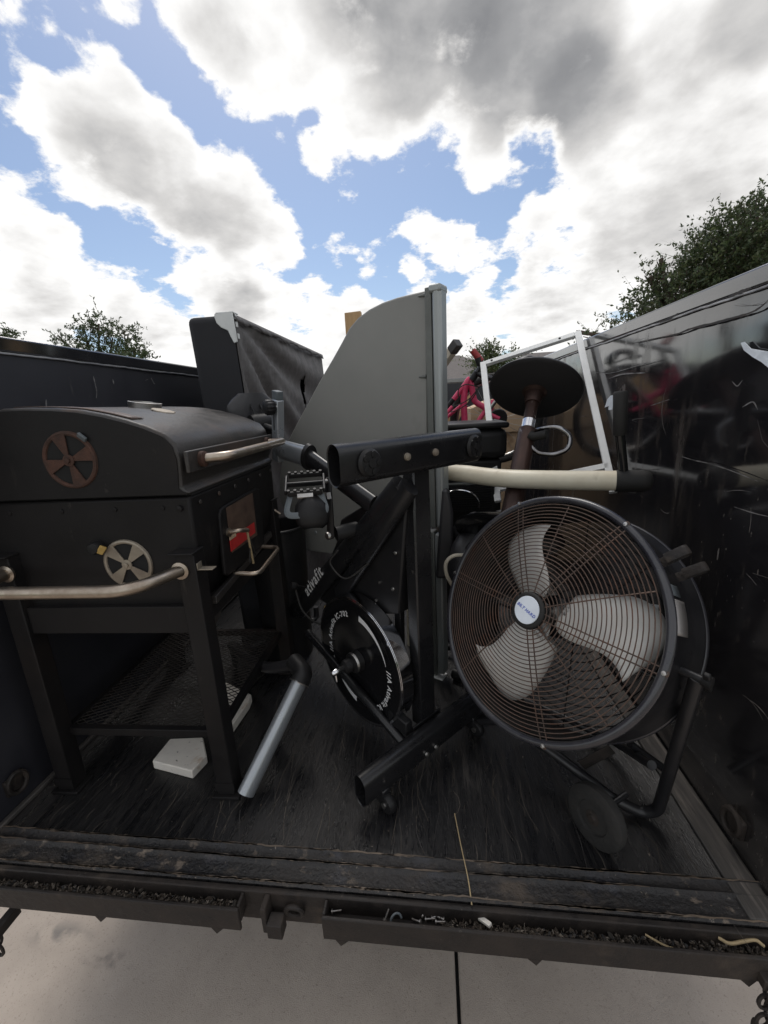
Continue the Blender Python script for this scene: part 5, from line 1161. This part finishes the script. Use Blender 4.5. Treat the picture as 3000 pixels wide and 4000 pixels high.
stnd = MB().tube(bend([topR, flR+A(.012, -.005, .03), flR+A(-.02, .01, 0), g1_, g2_, A(g2_[0]-.25, g2_[1]+.22, .12), topL], .09, 8), .0155, 14).build('stand_tube', 'fan_drum', FAN, smooth=True)
MB().tube(bend([flR+A(.0, .03, .15), A(flR[0]-.01, flR[1]+.25, .05), A(flR[0]-.28, flR[1]+.50, .02), A(flR[0]-.5, flR[1]+.35, .02), A(g2_[0]-.15, g2_[1]+.12, .10)], .08), .0135, 12).build('rear_tube', 'fan_drum', FAN, smooth=True)
MB().tube([P(2460, 2905, z=.16), P(2590, 3000, z=.08)], .012, 10).build('cross_brace', 'fan_drum', FAN, smooth=True)
MB().bar(P(2390, 2925, z=.17), P(2270, 2990, z=.10), .004, .035).build('flat_brace', 'frame_steel', FAN, bevel=.001)
wc = A(*P(2300, 3200, z=.085)); wax = nz(A(-.80, -.52, .12)); wc[2] = .083
w = MB().lathe([(.045, -.018), (.070, -.019), (.081, -.012), (.083, 0), (.081, .012), (.070, .019), (.045, .018), (.042, .012), (.018, .014), (.018, -.014), (.042, -.012), (.045, -.018)], wc-wax*.03, wax, 40).build('wheel', 'tyre', FAN, smooth=40)
MB().lathe([(.0, .022), (.008, .022), (.011, .018), (.020, .016)], wc-wax*.03, wax, 18).build('wheel_hub', 'frame_steel', w, smooth=True)
wc2 = wc - wax*.16; wc2[2] = .083; 
MB().tube([wc-wax*.03, wc2], .008, 10).build('axle', 'fan_drum', FAN, smooth=True)
MB().tube([wc-wax*.08, g1_], .009, 8).build('axle_strut', 'fan_drum', FAN, smooth=True)

# ------------------------------------------------------------------ trees, houses
def tree(name, base, lobes, ntw, leafL, label, mat='leaf', trunk_r=.16, twig=(.22, .5), lpt=15, shell=.55, seed=1):
    r = np.random.default_rng(seed); base = A(*base)
    t_ = thing(name, tuple(base), label, 'tree')
    cen = sum(A(*l[0]) for l in lobes)/len(lobes); top = max(l[0][2] for l in lobes)
    tk = MB(); fork = base*.35+cen*.65; fork[:2] = base[:2]*.6+cen[:2]*.4
    tk.tube(curve([base, base*.5+fork*.5+A(.08, .05, 0), fork], 6), list(np.linspace(trunk_r*1.25, trunk_r*.7, 13)), 12)
    for l in lobes:
        c = A(*l[0]); m_ = (fork+c)/2+A(*(r.normal(size=3)*.12)); tk.tube(curve([fork-A(0, 0, .1), m_, c], 5), list(np.linspace(trunk_r*.55, trunk_r*.16, 11)), 8)
        for _ in range(4):
            d = nz(r.normal(size=3)+A(0, 0, .3)); tk.tube([c*.6+m_*.4, c+d*np.array(l[1])*.75], [trunk_r*.16, trunk_r*.04], 5)
    tk.build('trunk', 'bark', t_, smooth=True)
    vol = np.array([l[1][0]*l[1][1]*l[1][2] for l in lobes])**.75; pr = vol/vol.sum()
    idx = r.choice(len(lobes), ntw, p=pr); C0 = np.array([l[0] for l in lobes])[idx]; RD = np.array([l[1] for l in lobes])[idx]
    d = r.normal(size=(ntw, 3)); d /= np.linalg.norm(d, axis=1)[:, None]
    rad = r.uniform(0, 1, ntw)**(1/3)*(1-shell)+shell*r.uniform(.75, 1.0, ntw)
    pb = C0 + d*RD*rad[:, None]
    td = d*.8 + r.normal(size=(ntw, 3))*.45 + np.array([0, 0, .45]); td /= np.linalg.norm(td, axis=1)[:, None]
    tl_ = r.uniform(*twig, ntw)*np.where(r.random(ntw) < .12, 1.7, 1.0)
    n = ntw*lpt; ti = np.repeat(np.arange(ntw), lpt); s_ = np.tile(np.linspace(.12, 1, lpt), ntw)+r.normal(size=n)*.03
    p = pb[ti]+td[ti]*(tl_[ti]*s_)[:, None] + np.array([0, 0, -.06])*(s_**2)[:, None]
    ld = td[ti]*.6 + r.normal(size=(n, 3))*.75; ld /= np.linalg.norm(ld, axis=1)[:, None]
    sd_ = np.cross(ld, r.normal(size=(n, 3))); sd_ /= np.linalg.norm(sd_, axis=1)[:, None]
    LL = leafL*r.uniform(.65, 1.25, n)[:, None]; W = LL*.22
    v0 = p; v1 = p+ld*LL*.5+sd_*W; v2 = p+ld*LL; v3 = p+ld*LL*.5-sd_*W
    V = np.stack([v0, v1, v2, v3], 1).reshape(-1, 3)-base
    # twig stems as thin triangles pairs
    q = np.cross(td, r.normal(size=(ntw, 3))); q /= np.linalg.norm(q, axis=1)[:, None]; q *= .0045*leafL/.05
    me = bpy.data.meshes.new('crown'); me.vertices.add(len(V)); me.vertices.foreach_set('co', V.ravel())
    nf = n; me.loops.add(nf*4); me.loops.foreach_set('vertex_index', np.arange(nf*4)); me.polygons.add(nf)
    me.polygons.foreach_set('loop_start', np.arange(nf)*4); me.update(calc_edges=True); me.validate()
    me.materials.append(MATS[mat]); o = bpy.data.objects.new('crown', me); COL.objects.link(o); o.parent = t_; ORG[o.name] = base
    sv = np.stack([pb-q, pb+q, pb+td*tl_[:, None]], 1).reshape(-1, 3)-base
    m2 = bpy.data.meshes.new('twigs'); m2.from_pydata(sv.tolist(), [], [(3*i, 3*i+1, 3*i+2) for i in range(ntw)]); m2.materials.append(MATS['bark'])
    o2 = bpy.data.objects.new('twigs', m2); COL.objects.link(o2); o2.parent = t_; o2['kind'] = 'stuff'; ORG[o2.name] = base
    return t_
def lob(u, v, y, r): return (tuple(P(u, v, y=y)), (r, r*.9, r*.85))
TY = 8.0
tree('oak_tree', (4.8, 8.2, GZ-.03), [lob(2930, 1000, TY, .85), lob(2790, 1040, TY, .50), lob(3130, 1010, TY+.4, 1.1), lob(2680, 1140, TY, .50), lob(2570, 1160, TY, .34), lob(2860, 1130, TY, .75), lob(2490, 1240, TY, .26), lob(2620, 1230, TY, .5), lob(3050, 1100, TY, 1.0), lob(2420, 1300, TY, .25), lob(2300, 1320, TY+.5, .16), lob(2255, 1300, TY+.6, .07), lob(2540, 1080, TY, .12), lob(2580, 1010, TY, .08), lob(2960, 850, TY, .22), lob(2860, 900, TY, .22), lob(2650, 1330, TY, .6), lob(2900, 1300, TY, .9), lob(3150, 1250, TY, .9)],
     5200, .062, 'large leafy green oak tree rising above the right trailer wall', trunk_r=.17, twig=(.16, .42), lpt=15, seed=3)
tree('oak_tree', (-11.0, 14.2, GZ-.03), [lob(385, 1265, 14, .30), lob(330, 1290, 14, .36), lob(440, 1320, 14, .42), lob(500, 1310, 14, .34), lob(265, 1350, 14, .38), lob(390, 1350, 14, .5), lob(225, 1310, 14, .16), lob(525, 1355, 14, .25), lob(460, 1390, 14, .45), lob(330, 1430, 14, .7), lob(450, 1470, 14, .8)],
     620, .095, 'dark airy tree behind the left trailer wall', trunk_r=.13, twig=(.14, .40), lpt=13, shell=.35, seed=5)
tree('small_tree', (-9.3, 13.0, GZ-.03), [lob(550, 1395, 13, .28), lob(520, 1410, 13, .35), lob(575, 1410, 13, .25)], 90, .10, 'small dark treetop just left of the box spring', trunk_r=.08, twig=(.2, .4), lpt=12, shell=.3, seed=8)
tree('small_tree', (-14.6, 14.0, GZ-.03), [lob(32, 1322, 14, .26), lob(25, 1350, 14, .4)], 80, .10, 'little dark treetop poking over the far left of the wall', trunk_r=.08, twig=(.15, .35), lpt=12, shell=.3, seed=9)
tree('young_tree', (2.6, 13.5, GZ-.03), [lob(1905, 1385, 13, .20), lob(1925, 1368, 13, .14), lob(1875, 1412, 13, .2), lob(1990, 1398, 13, .16), lob(1900, 1440, 13, .36), lob(1890, 1372, 13, .1), lob(2010, 1410, 13, .18), lob(1930, 1450, 13, .35)], 420, .075, 'young light green tree beyond the trailer front, before a brown roof', mat='leaf_pale', trunk_r=.06, twig=(.16, .42), lpt=13, shell=.25, seed=12)
def house(base, w, d, hw, hr, label, seed=0):
    bx0, by0 = base; h = thing('house', (bx0, by0, GZ-.03), label, 'house')
    MB().box((bx0-w/2, by0-d/2, GZ-.03), (bx0+w/2, by0+d/2, hw)).build('wall', 'house_brick', h)
    e_ = .45; v = [(bx0-w/2-e_, by0-d/2-e_, hw-.05), (bx0+w/2+e_, by0-d/2-e_, hw-.05), (bx0+w/2+e_, by0+d/2+e_, hw-.05), (bx0-w/2-e_, by0+d/2+e_, hw-.05), (bx0-w/2+d/2, by0, hr), (bx0+w/2-d/2, by0, hr)]
    MB().add(v, [(0, 1, 5, 4), (1, 2, 5), (2, 3, 4, 5), (3, 0, 4), (3, 2, 1, 0)]).build('roof', 'shingle', h)
    for x in (-w*.3, 0, w*.3):
        wn_ = MB().box((bx0+x-.6, by0-d/2-.03, hw-2.0), (bx0+x+.6, by0-d/2+.02, hw-.7)).build('window', 'white_plastic', h)
        MB().box((bx0+x-.53, by0-d/2-.04, hw-1.93), (bx0+x+.53, by0-d/2-.031, hw-.77)).build('pane', 'window_glass', wn_)
pk = P(1790, 1388, y=24); house((pk[0]-2.2, 24), 12, 7.5, pk[2]-2.0, pk[2], 'house with brown hip roof beyond the trailer front, behind the young tree')
pk = P(1965, 1386, y=30); house((pk[0]+4.0, 30), 13, 8, pk[2]-1.9, pk[2], 'farther house whose brown roof peeks through the white frame')
